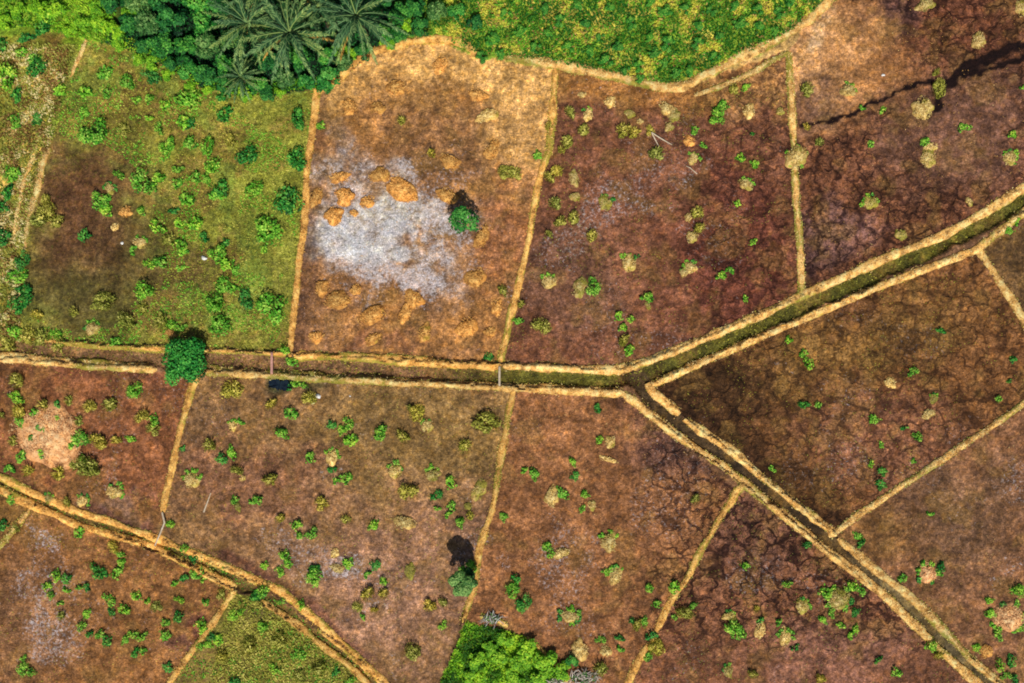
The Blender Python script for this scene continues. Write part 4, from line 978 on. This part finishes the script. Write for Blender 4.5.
stick([pl3(651, 133, .3), pl3(655, 140, .15), pl3(659, 147, .06)], [.06, .06, .04], 'palewood', 'fallen_pole', 'shorter steep pale pole lying below a tussock in the top centre plot', 'pole')
stick([pl3(204, 512, .08), pl3(207, 504, .10), pl3(211, 493, .06)], [.09, .07, .04], 'palewood', 'fallen_pole', 'straw-coloured stick lying on the wide lower plot right of the ochre bund', 'pole')
stick([pl3(697, 174, .06), pl3(690, 168, .08), pl3(686, 166, .06)], [.05, .05, .03], 'palewood', 'fallen_pole', 'tiny pinkish stick lying among tussocks in the top centre plot', 'pole')
def stone(x, y, r, label, seed, z=0):
    V, F, T = dome(np.random.default_rng(seed), r, r*.75, r*.7, 12, 5, .3)
    o = mesh_np('stone', V, F, M['stone'], smooth=True); X, Y = W(x, y); o.location = (X, Y, gz(X, Y)+z); tag(o, label, 'stone', 'white stones on the plots')
stone(318, 396, .34, 'white stone near the teal puddle under the main ditch', 1)
stone(883, 75, .2, 'tiny white stone on the brown soil at top right', 2)
stone(313, 403, .18, 'very small white stone just below another white stone', 3)
stone(136, 57, .32, 'pale stone at the upper edge of the grassy plot', 4)
stone(122, 243, .2, 'small pale stone on the muddy part of the grassy plot', 5)
stone(204, 258, .32, 'grey-white stone in the middle of the grassy plot', 6)
stone(350, 146+250, .0001+.12, 'tiny pale stone on the wide plot under the main ditch', 7)
# bleached brush
def brush(x, y, rx, ry, n, label, seed):
    rng = np.random.default_rng(seed); X, Y = W(x, y); r = empty('brush_pile', (X, Y, gz(X, Y)))
    parts = []
    for i in range(n):
        a = rng.random()*6.28; q = math.sqrt(rng.random()); p = Vector((rx*q*math.cos(a), ry*q*math.sin(a), .1+.35*rng.random()))
        d = Vector(rng.normal(size=3)); d.z *= .3; d.normalize(); l = .35+.5*rng.random()
        parts.append((lambda t: (t[0], t[1], np.full(len(t[0]), .2+.7*rng.random())))(tube([p, p+d*l*.5+Vector((0, 0, .06)), p+d*l], [.045, .035, .015], 5)))
    V, F, T = join(parts); mesh_np('twigs', V, F, M['dead'], {'tone': T}, parent=r)
    V, F, T = cloud(rng, [(rx*.5*math.cos(b), ry*.5*math.sin(b), .15, min(rx, ry)*.6) for b in (0, 1.6, 3.1, 4.7)], 260, .2)
    mesh_np('leaves', V, F, M['grey'], {'tone': T}, parent=r)
    tag(r, label, 'brush pile', 'bleached brush piles'); return r
brush(584, 677, 1.6, .8, 110, 'bleached grey-white brush pile at the bottom edge right of the lush plot', 1)
brush(556, 681, .8, .4, 40, 'smaller bleached brush pile touching the lush plot corner', 2)
brush(492, 618, 1.0, .5, 40, 'pale brush scrap on top of the lush green plot', 3)
LP = [(530,648,11),(545,660,12),(520,662,11),(505,640,9),(540,676,12),(515,678,11),(562,672,10),(478,662,10),(490,650,8),(572,663,8),(500,660,9),(470,680,9)]
for i, (x, y, r) in enumerate(sorted(LP)):
    q = i; pos = 'leftmost' if i == 0 else ('rightmost' if i == len(LP)-1 else ORD[i]+' from left')
    plant_tree(SD[i % 3] if (x > 545 and i % 2) else SL[i % 4], 'bush', x, y, f'leafy green bush in the lush green plot, {pos}', 'bush', 'bushes in the lush green plot', r/11.0, i*1.9, .8, .8)

# ------------------------------------------------------------------ light, sky, camera
SUN_EL = 52.0
sun = bpy.data.lights.new('sun', 'SUN'); sun.energy = 4.5; sun.angle = math.radians(0.6); sun.color = (1.0, 0.955, 0.88)
so = bpy.data.objects.new('sun', sun); COL.objects.link(so); so.rotation_euler = (math.radians(90-SUN_EL), 0, math.radians(8))
w = bpy.data.worlds.new('World'); SC.world = w; w.use_nodes = True
sky = w.node_tree.nodes.new('ShaderNodeTexSky'); sky.sky_type = 'NISHITA'; sky.sun_disc = False
sky.sun_elevation = math.radians(SUN_EL); sky.sun_rotation = math.radians(180-8)
bg = w.node_tree.nodes['Background']; w.node_tree.links.new(sky.outputs[0], bg.inputs[0]); bg.inputs[1].default_value = 0.068
cd = bpy.data.cameras.new('camera'); cd.sensor_width = 36; cd.lens = 36*CAM_H/102.4; cd.clip_end = 10000; cd.clip_start = 0.5
co = bpy.data.objects.new('camera', cd); COL.objects.link(co); co.location = (0, 0, CAM_H); co.rotation_euler = (0, 0, 0)
SC.camera = co
SC.cycles.filter_width = 1.9
SC.view_settings.view_transform = 'Standard'; SC.view_settings.look = 'None'; SC.view_settings.exposure = 0
print('objects', len(SC.objects))
